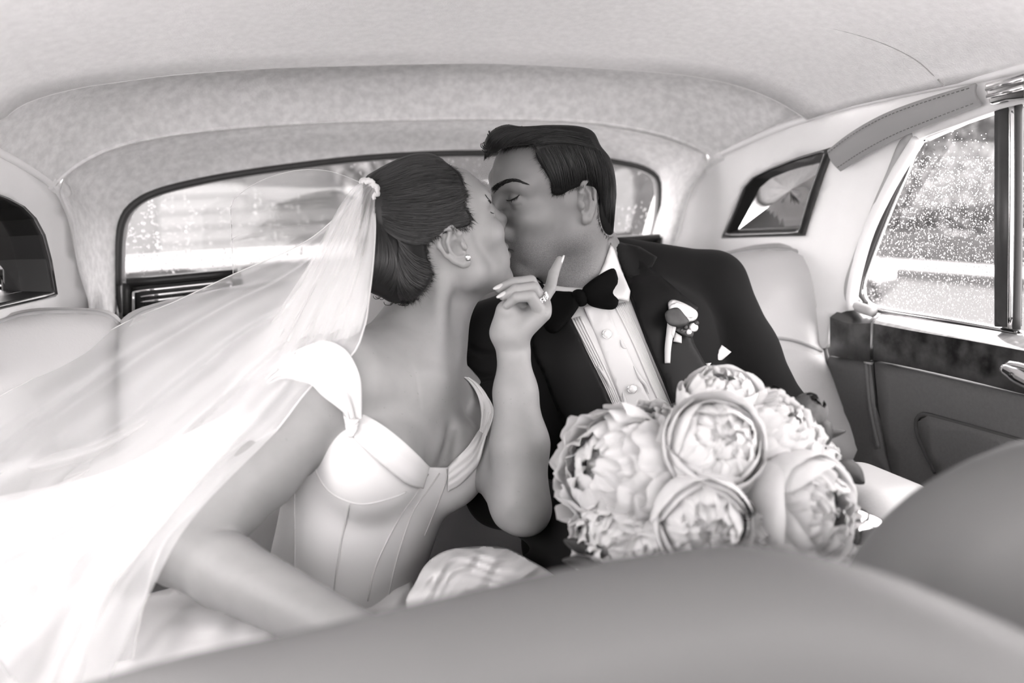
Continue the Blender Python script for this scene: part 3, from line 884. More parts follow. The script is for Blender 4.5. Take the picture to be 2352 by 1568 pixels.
# side armrest with a chrome ashtray lid
arm = empty('armrest', (0.86, 0.95, 0.4), 'plump leather armrest in the corner by the right door', 'armrest')
ac = W(1996, 1094, 1.06)+np.array([0, 0, -0.060])
acc_ = (ac-CAM) @ MC
fa = Field(acc_-0.21, acc_+0.21, 0.004)
fa.rbox(acc_, (0.066, 0.088, 0.062), 0.045, MC.T, 0.0)
rga = np.random.default_rng(6)
for i in range(9):                              # wrinkles in the front roll
    zz = -0.045+0.009*i; pts = [((ac+np.array([xx, -0.088+0.006*math.sin(xx*60+i), zz+0.006*math.sin(xx*45+i*2)]))-CAM) @ MC for xx in np.linspace(-0.05, 0.05, 5)]
    fa.chain(pts, [0.0022]*5, 0.004, 'sub')
fa.build('pad', M['seat_leather'], arm)
tt = np.linspace(0, 2*np.pi, 60)
ring = np.stack([ac[0]+0.0655*np.sign(np.cos(tt))*np.abs(np.cos(tt))**0.5, ac[1]+0.087*np.sign(np.sin(tt))*np.abs(np.sin(tt))**0.42, np.full(60, ac[2]+0.026)], 1)
tube('piping', ring, 0.0034, M['piping'], arm, 8)
V, f = box_geo(ac+np.array([0, 0.01, -0.11]), (0.10, 0.14, 0.12)); o = link('plinth', V, f, M['carpet'], arm, smooth=False)
buck = empty('ashtray', W(1968, 1230, 0.88), 'small chrome ashtray with a round cap beside the bouquet', 'ashtray')
V, f = box_geo(W(1972, 1212, 0.88), (0.044, 0.04, 0.028)); o = link('body', V, f, M['chrome'], buck); b = o.modifiers.new('soft', 'BEVEL'); b.width = 0.009; b.segments = 4
th = np.linspace(0, 2*np.pi, 20, endpoint=False)
cc = W(1966, 1190, 0.876)
V, f = grid_geo([np.stack([cc[0]+r*np.cos(th), cc[1]+r*np.sin(th), np.full(20, cc[2]+h)], 1) for r, h in ((0.014, -0.004), (0.014, 0.004), (0.011, 0.008), (0.001, 0.009))], close=True)
link('cap', V, f, M['chrome'], buck)

# ------------------------------------------------------------------ front seats (close to the camera)
def front_seat(name, edge_px, depth_fn, label):
    P = spline(edge_px, 60)
    d = depth_fn(P)
    top = np.array([W(p[0], p[1], q) for p, q in zip(P, d)])
    root = empty(name, top.mean(0)*[1, 1, 0]+[0, 0, 0.1], label, 'seat', 'front seats')
    fw = np.array([0, -1.0, 0])
    rows = [top+np.array([0, 0.06, -0.5]), top+np.array([0, 0.035, -0.05]), top+np.array([0, 0.022, -0.012]), top, top+np.array([0, -0.03, -0.004]), top+np.array([0, -0.055, -0.02]), top+np.array([0, -0.07, -0.06]), top+np.array([0, -0.09, -0.5])]
    V, f = grid_geo(rows)
    o = link('backrest', V, f, M['front_leather'], root)
    s = o.modifiers.new('sub', 'SUBSURF'); s.levels = 2; s.render_levels = 2
    return root
front_seat('front_seat', [(-300, 1760), (0, 1630), (200, 1562), (420, 1500), (700, 1440), (1000, 1368), (1250, 1310), (1450, 1268), (1620, 1244), (1720, 1240), (1850, 1256), (2000, 1296), (2150, 1352), (2352, 1440), (2600, 1570)],
           lambda P: np.interp(P[:, 0], [-300, 2600], [0.52, 0.46]), 'blurred grey leather front seat across the bottom of the picture')
front_seat('front_seat', [(1940, 1420), (1975, 1310), (2010, 1240), (2060, 1178), (2130, 1116), (2210, 1066), (2290, 1030), (2380, 1000), (2600, 960)],
           lambda P: np.interp(P[:, 0], [1940, 2600], [0.66, 0.60]), 'blurred grey leather front seat in the bottom right corner')
link('floor', *box_geo((XC, 0.55, 0.0), (1.6, 2.6, 0.02)), M['carpet'], smooth=False, kind='structure', label='dark carpeted car floor')
# lower body behind the seat and on the left, so light enters only through the windows
link('trim_3', *box_geo((XC, 1.85, 0.42), (1.7, 0.03, 0.90)), M['carpet'], smooth=False, kind='structure', label='boot bulkhead behind the rear seat')
link('trim_4', *box_geo((2*XC-1.0, 0.55, 0.42), (0.04, 2.2, 0.88)), M['door_leather'], smooth=False, kind='structure', label='lower left door side')

# the front of the cabin, behind the camera: bulkhead with dashboard below the windscreen, front of the doors
link('wall_front', *box_geo((XC, -0.95, 0.39), (1.6, 0.3, 0.78)), M['wood_dark'], smooth=False, kind='structure', label='dashboard and bulkhead under the windscreen')
for k, sx in ((5, -1), (6, 1)):
    a = np.array([XC+sx*0.70, -0.74, 1.17]); b_ = np.array([XC+sx*0.74, -0.98, 0.86])
    link('trim_%d' % k, *tube_geo(np.linspace(a, b_, 6), 0.03, 10), M['side_leather'], kind='structure', label='windscreen pillar')
    link('trim_%d' % (k+2), *box_geo((XC+sx*0.735, -0.55, 0.42), (0.04, 0.9, 0.88)), M['door_leather'], smooth=False, kind='structure', label='front door lower panel')
    link('trim_%d' % (k+4), *box_geo((XC+sx*0.72, 0.22, 1.0), (0.03, 0.09, 0.4)), M['pillar'], smooth=False, kind='structure', label='middle door pillar')
# ================================================================== PEOPLE
def skin_material(name, v, v2, extra):
    m = bpy.data.materials.new(name); m.use_nodes = True
    nt = m.node_tree; b = nt.nodes['Principled BSDF']
    b.inputs['Roughness'].default_value = 0.5
    b.inputs['Specular IOR Level'].default_value = 0.35
    b.inputs['Subsurface Weight'].default_value = 0.06
    b.inputs['Subsurface Radius'].default_value = (0.008, 0.006, 0.006)
    b.inputs['Subsurface Scale'].default_value = 0.5
    tc = nt.nodes.new('ShaderNodeTexCoord')
    n = nt.nodes.new('ShaderNodeTexNoise'); n.inputs['Scale'].default_value = 38; n.inputs['Detail'].default_value = 5
    nt.links.new(tc.outputs['Object'], n.inputs['Vector'])
    cr = nt.nodes.new('ShaderNodeValToRGB')
    cr.color_ramp.elements[0].position = 0.3; cr.color_ramp.elements[1].position = 0.7
    cr.color_ramp.elements[0].color = tone(v2); cr.color_ramp.elements[1].color = tone(v)
    nt.links.new(n.outputs['Fac'], cr.inputs['Fac'])
    col = cr.outputs['Color']
    def over(attr, dark, fac_node=None):
        nonlocal col
        a = nt.nodes.new('ShaderNodeAttribute'); a.attribute_name = attr
        mx = nt.nodes.new('ShaderNodeMix'); mx.data_type = 'RGBA'
        fac = a.outputs['Fac']
        if fac_node is not None:
            mu = nt.nodes.new('ShaderNodeMath'); mu.operation = 'MULTIPLY'
            nt.links.new(fac, mu.inputs[0]); nt.links.new(fac_node, mu.inputs[1]); fac = mu.outputs[0]
        nt.links.new(fac, mx.inputs['Factor'])
        nt.links.new(col, mx.inputs['A']); mx.inputs['B'].default_value = tone(dark)
        col = mx.outputs['Result']
    def speck(scale, lo, hi):
        s = nt.nodes.new('ShaderNodeTexNoise'); s.inputs['Scale'].default_value = scale; s.inputs['Detail'].default_value = 2
        nt.links.new(tc.outputs['Object'], s.inputs['Vector'])
        r = nt.nodes.new('ShaderNodeMapRange'); r.inputs['From Min'].default_value = lo; r.inputs['From Max'].default_value = hi
        nt.links.new(s.outputs['Fac'], r.inputs['Value'])
        return r.outputs['Result']
    if 'lips' in extra: over('lips', extra['lips'])
    if 'stubble' in extra: over('stubble', extra['stubble'], speck(1500, 0.40, 0.62))
    if 'freckle' in extra:
        over('freckle', extra['freckle'], speck(260, 0.70, 0.76))
    nt.links.new(col, b.inputs['Base Color'])
    return m
M['skin_m'] = skin_material('skin_groom', 120, 114, {'lips': 88, 'stubble': 66})
M['skin_f'] = skin_material('skin_bride', 138, 132, {'lips': 108, 'freckle': 96})
M['hair_m'] = material('black_hair', 13, 0.5, 0.3)
M['hair_f'] = material('dark_brown_hair', 24, 0.5, 0.3)
M['strand_m'] = material('black_hair_strand', 19, 0.42, 0.4)
M['strand_f'] = material('dark_brown_hair_strand', 38, 0.42, 0.4)
M['lash'] = material('lash', 22, 0.6, 0.2)
M['suit'] = material('black_wool_suit', 20, 0.9, 0.12, sheen=0.03, bump=(900, 0.2, 0.0006))
M['satin_black'] = material('black_satin', 13, 0.55, 0.14, bump=(700, 0.1, 0.0004))
M['velvet_black'] = material('black_velvet', 12, 0.95, 0.05)
M['shirt'] = material('white_shirt', 196, 0.75, 0.2)
M['satin'] = material('white_satin', 206, 0.42, 0.22)
M['satin_seam'] = material('satin_seam', 190, 0.6, 0.2)
M['skirt'] = material('white_satin_skirt', 208, 0.36, 0.4)
M['pearl'] = material('pearl', 225, 0.15, 0.6, coat=0.5)
M['diamond'] = drop_material('diamond'); M['diamond'].node_tree.nodes['Principled BSDF'].inputs['IOR'].default_value = 2.0
M['silver'] = material('silver', 235, 0.12, 0.5, metal=1.0)
M['nail'] = material('pale_nail', 176, 0.22, 0.45, coat=0.3)

def euler_cols(rows): return np.array(rows, float)
G_R = euler_cols([[-0.45, -0.883, -0.133], [0.839, -0.368, -0.4], [0.305, -0.291, 0.907]]); G_O = np.array([0.0614, 1.2397, 0.225])
B_R = euler_cols([[0.53, 0.795, -0.296], [-0.827, 0.407, -0.386], [-0.187, 0.45, 0.874]]); B_O = np.array([-0.1054, 1.1505, 0.1468])

def head(fd, R, O, sc, male, ears=(1, -1)):
    def T(p): return O+R @ (np.asarray(p, float)*sc)
    def E(c, r, k=0.012, op='add', L=None): fd.ell(T(c), np.asarray(r)*sc, R if L is None else R @ L, k*sc, op)
    def K(a, b, ra, rb, k=0.01, op='add'): fd.cone(T(a), T(b), ra*sc, rb*sc, k*sc, op)
    E((0, -0.008 if male else -0.012, 0.034 if male else 0.036), (0.073, 0.087 if male else 0.095, 0.068 if male else 0.070), 0.0)
    E((0, 0.036, 0.040), (0.061, 0.052, 0.056), 0.02)
    E((0, 0.03, -0.025), (0.058, 0.055, 0.072), 0.02)
    E((0, -0.03, -0.02), (0.06, 0.06, 0.06), 0.03)
    for s in (1, -1):
        K((s*0.054, 0.004, -0.050), (s*0.020, 0.068, -0.096), 0.017, 0.015, 0.03)      # jaw
        K((s*0.058, 0.0, 0.0), (s*0.054, 0.004, -0.052), 0.016, 0.017, 0.03)
        E((s*0.044, 0.060, -0.012), (0.022, 0.022, 0.020), 0.028)                       # cheek
        K((s*0.010, 0.084, 0.038), (s*0.046, 0.069, 0.040), 0.011, 0.010, 0.016)        # brow ridge
        E((s*0.030, 0.062, -0.055), (0.020, 0.022, 0.024), 0.025)
    E((0, 0.078, -0.097), (0.021, 0.017, 0.016), 0.018)                                  # chin
    E((0, 0.074, -0.062), (0.027, 0.021, 0.026), 0.016)                                  # muzzle
    for s in (1, -1):
        E((s*0.033, 0.097, 0.018), (0.018, 0.017, 0.013), 0.014, 'sub')                  # socket
        E((s*0.033, 0.0715, 0.0165), (0.0155, 0.0145, 0.0135), 0.005)                    # closed lid
    nl = 0.0 if male else -0.003
    K((0, 0.088, 0.030), (0, 0.108+nl, -0.012), 0.0085, 0.0105, 0.012)                   # nose
    E((0, 0.110+nl, -0.014), (0.0115, 0.0115, 0.0105), 0.008)
    for s in (1, -1):
        E((s*0.0125, 0.100+nl, -0.020), (0.0075, 0.010, 0.0075), 0.006)
        E((s*0.006, 0.1055+nl, -0.029), (0.0035, 0.006, 0.004), 0.003, 'sub')
    # lips
    up = [(-0.023, 0.084, -0.058), (-0.010, 0.0955, -0.0525), (0, 0.0965, -0.0535), (0.010, 0.0955, -0.0525), (0.023, 0.084, -0.058)]
    lo = [(-0.021, 0.084, -0.0605), (-0.009, 0.0945, -0.066), (0, 0.0955, -0.067), (0.009, 0.0945, -0.066), (0.021, 0.084, -0.0605)]
    for Lp, r in ((up, 0.0052), (lo, 0.006)):
        for a, b in zip(Lp[:-1], Lp[1:]): K(a, b, r if abs(a[0]) < 0.015 else r*0.5, r if abs(b[0]) < 0.015 else r*0.5, 0.006)
    ml = [(-0.026, 0.086, -0.0595), (-0.012, 0.0985, -0.0590), (0, 0.1010, -0.0600), (0.012, 0.0985, -0.0590), (0.026, 0.086, -0.0595)]
    for a, b in zip(ml[:-1], ml[1:]): K(a, b, 0.0014, 0.0014, 0.003, 'sub')
    # lash line grooves and lid creases
    for s in (1, -1):
        pts = [(s*(0.033+dx), 0.0715+0.0140*math.sqrt(max(0, 1-(dx/0.0165)**2)), 0.0165-0.0055+0.002*abs(dx)/0.014) for dx in np.linspace(-0.0145, 0.0145, 7)]
        for a, b in zip(pts[:-1], pts[1:]): K(a, b, 0.0012, 0.0012, 0.0025, 'sub')
    for s in ears:
        nrm = np.array([s*0.86, -0.51, 0.05]); nrm /= np.linalg.norm(nrm)
        upv = np.array([0, -0.2, 0.98]); upv -= nrm*(upv@nrm); upv /= np.linalg.norm(upv)
        fwd = np.cross(upv, nrm); fwd = fwd*np.sign(fwd[1])
        c = np.array([s*0.0735, -0.010, 0.002])
        L = np.stack([fwd, nrm, upv], 1)
        def Q(a, b, h=0.0): return c+fwd*a+upv*b+nrm*h
        fd.ell(T(Q(-0.003, 0.004, 0.003)), np.array([0.0165, 0.004, 0.026])*sc, R @ L, 0.005*sc)
        hel = [(0.008, 0.000, 0.004), (0.0125, 0.014, 0.007), (0.007, 0.027, 0.009), (-0.004, 0.0315, 0.010), (-0.0145, 0.026, 0.011), (-0.0195, 0.012, 0.0115), (-0.0175, -0.003, 0.011), (-0.012, -0.016, 0.009), (-0.004, -0.026, 0.007)]
        rr = [0.003, 0.0035, 0.0038, 0.0038, 0.0038, 0.0036, 0.0036, 0.004, 0.006]
        for a, b, r1, r2 in zip(hel[:-1], hel[1:], rr[:-1], rr[1:]): fd.cone(T(Q(*a)), T(Q(*b)), r1*sc, r2*sc, 0.003*sc)
        fd.ell(T(Q(0.001, -0.0255, 0.005)), np.array([0.0075, 0.0045, 0.0085])*sc, R @ L, 0.004*sc)
        ah = [(0.001, 0.021, 0.007), (-0.0075, 0.012, 0.0085), (-0.010, 0.0, 0.0085), (-0.006, -0.012, 0.007), (0.002, -0.0165, 0.006)]
        for a, b in zip(ah[:-1], ah[1:]): fd.cone(T(Q(*a)), T(Q(*b)), 0.0035*sc, 0.0035*sc, 0.003*sc)
        fd.ell(T(Q(0.0015, -0.002, 0.010)), np.array([0.0085, 0.0085, 0.012])*sc, R @ L, 0.0025*sc, 'sub')
        for a, b in zip([(-0.004, 0.024, 0.009), (-0.012, 0.016, 0.0105)], [(-0.012, 0.016, 0.0105), (-0.0145, 0.0, 0.0105)]): fd.cone(T(Q(*a)), T(Q(*b)), 0.0026*sc, 0.0026*sc, 0.002*sc, 'sub')
        fd.ell(T(Q(0.0105, -0.005, 0.006)), np.array([0.004, 0.0045, 0.006])*sc, R @ L, 0.003*sc)
    return T
def local(P, R, O, sc): return ((np.asarray(P)-O) @ R)/sc
def vcam(o):
    n = len(o.data.vertices); co = np.empty(n*3, np.float32); o.data.vertices.foreach_get('co', co)
    return (co.reshape(-1, 3)-CAM) @ MC
def ramp(x, a, b): return np.clip((x-a)/(b-a), 0, 1)

# ------------------------------------------------------------------ groom: body
SG = 1.0
fd = Multi(Field((-0.12, 1.02, -0.14), (0.36, 1.46, 0.40), 0.0026), Field((-0.075, 1.05, 0.070), (0.135, 1.28, 0.285), 0.0013))
TG = head(fd, G_R, G_O, SG, True)
nb = C(1372, 668, 1.315)
fd.cone(TG((0, -0.022, -0.035)), nb, 0.060, 0.062, 0.02)
fd.cone(TG((0, 0.018, -0.075)), C(1345, 690, 1.27), 0.034, 0.042, 0.03)
fd.cone(TG((-0.048, -0.028, -0.02)), C(1352, 690, 1.25), 0.014, 0.012, 0.03)          # neck muscle
fd.cone(nb, C(1470, 850, 1.31), 0.066, 0.10, 0.04)
fd.cone(C(1540, 720, 1.335), C(1200, 780, 1.29), 0.045, 0.045, 0.05)
groom = fd.build('person', M['skin_m'], None, label='man in a black tuxedo leaning in to kiss, eyes closed', cat='person')
del fd
P = local(vcam(groom), G_R, G_O, SG)
x, y, z = P.T
lips = np.exp(-(((np.abs(x))/0.022)**4+((z+0.060)/0.0105)**4))*(y > 0.082)
jaw = ramp(-z, 0.028, 0.05)*ramp(y, -0.045, -0.01)*(1-0.6*np.exp(-((y-0.03)/0.025)**2-((z+0.03)/0.02)**2))
mous = np.exp(-((z+0.045)/0.014)**2)*(np.abs(x) < 0.04)*(y > 0.06)
gray_attr(groom, np.clip(lips, 0, 1), 'lips')
gray_attr(groom, np.clip(np.maximum(jaw, mous)*0.75*(1-lips), 0, 1), 'stubble')
B_groom = bvh_of(groom)
# closed-eye lashes and brow
def strands_on(name, guides, n, bvh, off, rad, mat, parent, seed, jit=2.0, seg=16, sides=4, lift=0.0):
    """thin tubes of hair that follow guide lines over a surface"""
    rg = np.random.default_rng(seed)
    Gd = [spline(g, seg) for g in guides]
    A = []
    for i in range(n):
        u = rg.uniform(0, len(Gd)-1-1e-6); k = int(u); t = u-k
        g = Gd[k]*(1-t)+Gd[k+1]*t
        ph, am = rg.uniform(0, 6.28), rg.uniform(0, jit)
        s = np.linspace(0, 1, seg)
        g = g+np.stack([am*0.5*np.sin(s*4+ph), am*np.sin(s*5+ph*1.7)], 1)
        a, b = sorted(rg.uniform(0, 1, 2)); a, b = a*0.25, 1-(1-b)*0.25
        A.append(spline(g[int(a*seg):max(int(b*seg), int(a*seg)+5)], seg))
    P = cast(np.vstack(A), bvh, 0.0)
    P = P.reshape(n, seg, 3)
    geos = []
    for i in range(n):
        q = relax(P[i], 2)
        dv = (CAM-q); dv /= np.linalg.norm(dv, axis=1)[:, None]
        q = q+dv*(off*rg.uniform(0.2, 1.0))
        r = rad*rg.uniform(0.6, 1.3)*np.sin(np.linspace(0.25, np.pi-0.1, seg))**0.5
        geos.append(tube_geo(q, r, sides, cap=False))
    return link(name, *merge(geos), mat, parent)
def brow(name, line, n, bvh, mat, parent, seed, w, ln, lean):
    rg = np.random.default_rng(seed); Lc = spline(line, 60); A = []
    for i in range(n):
        t = rg.beta(1.0, 1.25); k = int(t*58); c = Lc[k]; tg = Lc[k+1]-Lc[k]; tg /= np.linalg.norm(tg); nn = np.array([tg[1], -tg[0]])
        wd = w*(1-0.75*t); c = c+nn*rg.uniform(-1, 1)*wd
        dirv = tg*1.0+nn*(lean*(1-t)*rg.uniform(0.3, 1.0))
        dirv /= np.linalg.norm(dirv); l = ln*rg.uniform(0.6, 1.2)
        A.append(np.linspace(c-dirv*l/2, c+dirv*l/2, 5))
    P = cast(np.vstack(A), bvh, 0.0008).reshape(n, 5, 3)
    return link(name, *merge([tube_geo(p, np.array([.3, .4, .4, .3, .1])*0.0007, 4, False) for p in P]), mat, parent)
brow('eyebrow', [(1133, 436), (1146, 425), (1165, 416), (1185, 414), (1203, 420), (1216, 424)], 260, B_groom, M['hair_m'], groom, 1, 6.0, 11, 0.6)
def lash_line(name, pts, bvh, mat, parent, r, off=0.0006, hairs=0, hd=(0, 1), ln=5, seed=0):
    P = cast(spline(pts, 24), bvh, off); P = relax(P, 2)
    geos = [tube_geo(P, r*np.sin(np.linspace(0.3, np.pi-0.3, 24)), 6)]
    rg = np.random.default_rng(seed); S = spline(pts, 24)
    for i in range(hairs):
        k = rg.integers(2, 22); d = np.array(hd, float)+rg.uniform(-0.3, 0.3, 2)
        q = cast(np.array([S[k], S[k]+d*ln*0.5, S[k]+d*ln]), bvh, 0.0012)
        geos.append(tube_geo(q, [0.0003, 0.00025, 0.0001], 4, False))
    return link(name, *merge(geos), mat, parent)
lash_line('eyelashes', [(1162, 459), (1170, 461), (1180, 457), (1188, 452), (1193, 447)], B_groom, M['lash'], groom, 0.0013, hairs=16, hd=(-0.2, 0.9), ln=6)

# ------------------------------------------------------------------ groom: hair
def hair_field(fd, R, O, sc, poly, slab, kcut=0.006, hull=None):
    sl, X, Y, Z = fd.region(fd.lo, fd.lo+fd.h*fd.n)
    D = fd.D; act = D < 0.012
    id3 = np.argwhere(act)
    P = fd.lo+fd.h*id3
    q = local(P, R, O, sc)
    s = -1.0 if slab < 0 else 1.0
    q[:, 0] = np.where(q[:, 0]*s < 0, -q[:, 0], q[:, 0])
    Pc = O+(q*sc) @ R.T
    px = CX+F_PX*Pc[:, 0]/Pc[:, 1]; py = CY-F_PX*Pc[:, 2]/Pc[:, 1]
    sd = poly_sd_fast(px, py, poly)*Pc[:, 1]/F_PX
    A = D[act]; k = kcut
    h = np.maximum(k-np.abs(A-sd), 0)/k
    A = np.maximum(A, sd)+h*h*k*0.25
    if hull is not None:                        # the far side may not stick out past the near outline
        px = CX+F_PX*P[:, 0]/P[:, 1]; py = CY-F_PX*P[:, 2]/P[:, 1]
        A = np.maximum(A, poly_sd_fast(px, py, hull)*P[:, 1]/F_PX)
    D[act] = A
hair_poly = spline([(1108, 372), (1110, 335), (1126, 303), (1160, 286), (1200, 290), (1262, 287), (1325, 289), (1362, 302), (1380, 335), (1404, 368), (1415, 420), (1416, 490), (1410, 544),
                    (1396, 545), (1380, 522), (1374, 490), (1376, 455), (1362, 430), (1340, 427), (1312, 436), (1288, 449), (1268, 446), (1264, 416), (1248, 388), (1232, 362), (1226, 336), (1190, 334), (1150, 342), (1124, 356), (1116, 370)], 120, True)
fh = Field((-0.12, 1.00, 0.08), (0.22, 1.42, 0.40), 0.0016)
def TE(c, r, k=0.01): fh.ell(TG(c), np.asarray(r)*SG, G_R, k)
TE((0, -0.016, 0.046), (0.082, 0.108, 0.094), 0)
TE((0, 0.040, 0.085), (0.060, 0.058, 0.050), 0.02)
TE((-0.018, 0.07, 0.105), (0.040, 0.036, 0.026), 0.015)
TE((0, -0.045, -0.005), (0.069, 0.058, 0.070), 0.02)
TE((0, -0.055, -0.035), (0.068, 0.050, 0.060), 0.02)
hair_field(fh, G_R, G_O, SG, hair_poly, -1, hull=np.vstack([hair_poly[:54], [(1400, 640), (1100, 640), (1080, 450)]]))
# carve the head away so that the hair is a shell over the scalp
ghair = fh.build('hair', M['hair_m'], groom, label='short black hair swept to the side')
del fh
B_gh = bvh_of(ghair)
top_g = [[(1112, 368), (1116, 330), (1140, 300), (1180, 290)], [(1122, 358), (1140, 318), (1200, 294), (1290, 292)], [(1150, 345), (1190, 315), (1260, 300), (1370, 312)], [(1190, 337), (1240, 320), (1310, 318), (1380, 342)], [(1226, 338), (1275, 328), (1330, 330), (1386, 352)]]
strands_on('hair_strands', top_g, 420, B_gh, 0.004, 0.00045, M['strand_m'], ghair, 3, 3)
side_g = [[(1232, 345), (1252, 385), (1268, 415), (1275, 444)], [(1260, 336), (1280, 375), (1290, 410), (1294, 444)], [(1300, 334), (1318, 370), (1326, 400), (1330, 428)], [(1345, 334), (1362, 375), (1370, 410), (1374, 440)], [(1378, 345), (1392, 395), (1394, 450), (1392, 510)], [(1386, 352), (1408, 400), (1413, 470), (1408, 542)]]
strands_on('hair_strands', side_g, 480, B_gh, 0.003, 0.00045, M['strand_m'], ghair, 4, 3)
rg = np.random.default_rng(5); geos = []
for i in range(34):                             # loose curls at the front
    a = np.array([1112+rg.uniform(0, 90), 300+rg.uniform(-6, 6)]); a[1] = np.interp(a[0], [1108, 1125, 1160, 1200], [345, 304, 288, 291])+rg.uniform(0, 14)
    th = np.linspace(0, rg.uniform(2.5, 4.5), 12)+rg.uniform(2.0, 3.6); r = rg.uniform(6, 13)
    q = np.array([W(a[0]+r*math.cos(t)-r*math.cos(th[0])*0.3, a[1]-r*0.7*math.sin(t), 1.135+0.002*j) for j, t in enumerate(th)])
    geos.append(tube_geo(q, 0.0006, 4, False))
link('loose_curls', *merge(geos), M['hair_m'], ghair)

def fringe(name, line, direction, n, ln, bvhs, mat, parent, seed, off=0.001):
    rg = np.random.default_rng(seed); Lp = spline(line, 80); A = []
    dr = spline(direction, 80)
    for i in range(n):
        k = rg.integers(0, 80); l = ln*rg.uniform(0.4, 1.2); d = dr[k]/np.linalg.norm(dr[k]); d = d+rg.normal(0, 0.42, 2)
        t = np.linspace(-0.45, 1, 6)[:, None]; A.append(Lp[k]+d*l*t+np.array([[rg.uniform(-1, 1), rg.uniform(-1, 1)]])*t*t*2)
    P = cast(np.vstack(A), bvhs, off).reshape(n, 6, 3)
    return link(name, *merge([tube_geo(relax(q, 1), np.array([1, 1, .9, .7, .5, .2])*0.00016, 4, False) for q in P]), mat, parent)
fringe('hairline', [(1120, 362), (1150, 346), (1190, 337), (1226, 340), (1234, 366), (1250, 392), (1265, 420), (1269, 444), (1288, 447), (1312, 436), (1340, 428)], [(-6, 8), (-4, 9), (-3, 8), (-8, 4), (-9, 6), (-7, 8), (-5, 9), (-1, 10), (1, 10), (2, 9), (2, 9)], 420, 7.5, [B_groom, B_gh], M['hair_m'], ghair, 21)
fringe('hairline', [(1376, 455), (1374, 490), (1380, 522), (1396, 545), (1409, 543)], [(-5, 6), (-6, 6), (-5, 8), (-3, 9), (-4, 9)], 140, 6, [B_groom, B_gh], M['hair_m'], ghair, 22)
# ------------------------------------------------------------------ bride: body
SB = 0.97
L_b = np.array([0.60, 0.78, -0.10]); L_b /= np.linalg.norm(L_b)
U_b = np.array([0.29, 0.31, 0.90]); U_b -= L_b*(U_b@L_b); U_b /= np.linalg.norm(U_b)
N_b = np.cross(U_b, L_b)*-1.0
if N_b[1] > 0: N_b = -N_b
R_b = np.stack([L_b, N_b, U_b], 1)
if np.linalg.det(R_b) < 0: R_b[:, 0] *= -1
def bodice_shape(fd, g):                        # ribs, waist and bust (g = cloth thickness)
    fd.ell(rib, np.array([0.132, 0.092, 0.165])+g, R_b, 0.03)
    fd.ell(rib-U_b*0.17+N_b*0.005+np.array([-0.026, 0, 0]), np.array([0.112, 0.085, 0.15])+g, R_b, 0.05)
    fd.ell(rib-U_b*0.33+np.array([-0.055, 0, 0]), np.array([0.140, 0.105, 0.13])+g, R_b, 0.06)
    for s in (-1, 1):
        fd.ell(rib+L_b*0.068*s+N_b*0.066-U_b*0.008, np.array([0.064, 0.052, 0.066])+g, R_b, 0.022)
sh_r = C(776, 884, 1.02); sh_l = C(1064, 930, 1.245)
mid = (sh_r+sh_l)/2
rib = np.array([-0.186, 1.105, -0.150])
fd = Multi(Field((-0.44, 0.74, -0.44), (0.10, 1.40, 0.30), 0.0027),
           Field((-0.036, 1.015, -0.030), (0.095, 1.155, 0.140), 0.0010),              # raised hand
           Field((-0.105, 1.045, 0.060), (0.020, 1.26, 0.235), 0.0014))                 # face and ear
TB = head(fd, B_R, B_O, SB, False)
nk = C(952, 808, 1.150)
fd.cone(TB((0, -0.020, -0.030)), nk, 0.047, 0.048, 0.02)
fd.cone(TB((0, 0.02, -0.07)), C(988, 838, 1.12), 0.029, 0.028, 0.025)
fd.cone(TB((0.05, -0.03, -0.03)), C(990, 868, 1.080), 0.011, 0.008, 0.02)             # neck muscle to the collarbone
fd.cone(nk, sh_r+np.array([0.02, 0.0, 0.008]), 0.050, 0.044, 0.04)                      # slope of the shoulders
fd.cone(nk, sh_l+np.array([-0.01, 0, 0.004]), 0.040, 0.038, 0.03)
fd.cone(nk, rib+U_b*0.05, 0.058, 0.08, 0.05)
fd.cone(sh_r, sh_l, 0.052, 0.044, 0.05)
bodice_shape(fd, 0.0)
fd.cone(C(985, 866, 1.075), sh_r+N_b*0.034+U_b*0.026, 0.008, 0.008, 0.018)               # collarbones
fd.cone(C(1006, 868, 1.085), sh_l+N_b*0.022+U_b*0.020, 0.008, 0.008, 0.018)
fd.cone(C(1016, 1075, 1.062), C(1034, 985, 1.085), 0.006, 0.003, 0.02, 'sub')               # cleavage
# right arm, bent, hand hidden behind the front seat
el = C(440, 1258, 0.905); wr = C(830, 1470, 0.80)
fd.cone(sh_r, sh_r, 0.052, 0.052, 0.04)
fd.chain([sh_r, sh_r*0.45+el*0.55, el], [0.050, 0.045, 0.037], 0.014)
fd.cone(C(432, 1262, 0.905), C(402, 1282, 0.905), 0.037, 0.031, 0.016)
fd.chain([C(436, 1272, 0.903), C(520, 1312, 0.878), wr], [0.038, 0.040, 0.027], 0.007)
hd = wr+(wr-el)/np.linalg.norm(wr-el)*0.09
fd.ell(wr*0.5+hd*0.5, (0.036, 0.05, 0.02), None, 0.02)
for k, (dx, l) in enumerate([(-0.024, 0.07), (-0.008, 0.08), (0.008, 0.075), (0.023, 0.06)]):
    a = hd+np.array([0.0, dx, 0.0]); fd.chain([a, a+np.array([l*0.55, -0.01, -0.006]), a+np.array([l*0.85, -0.01, -0.03])], [0.009, 0.008, 0.007], 0.006)
# left arm raised to his chin
el2 = C(1196, 1158, 1.055); wr2 = C(1179, 800, 1.085)
fd.cone(sh_l, sh_l, 0.044, 0.044, 0.03)
fd.chain([sh_l, sh_l*0.4+el2*0.6, el2], [0.043, 0.042, 0.036], 0.014)
fd.cone(el2, C(1215, 1180, 1.05), 0.033, 0.024, 0.02)
fd.chain([el2, C(1194, 1020, 1.065), C(1184, 900, 1.075), wr2], [0.036, 0.0375, 0.028, 0.0205], 0.014)
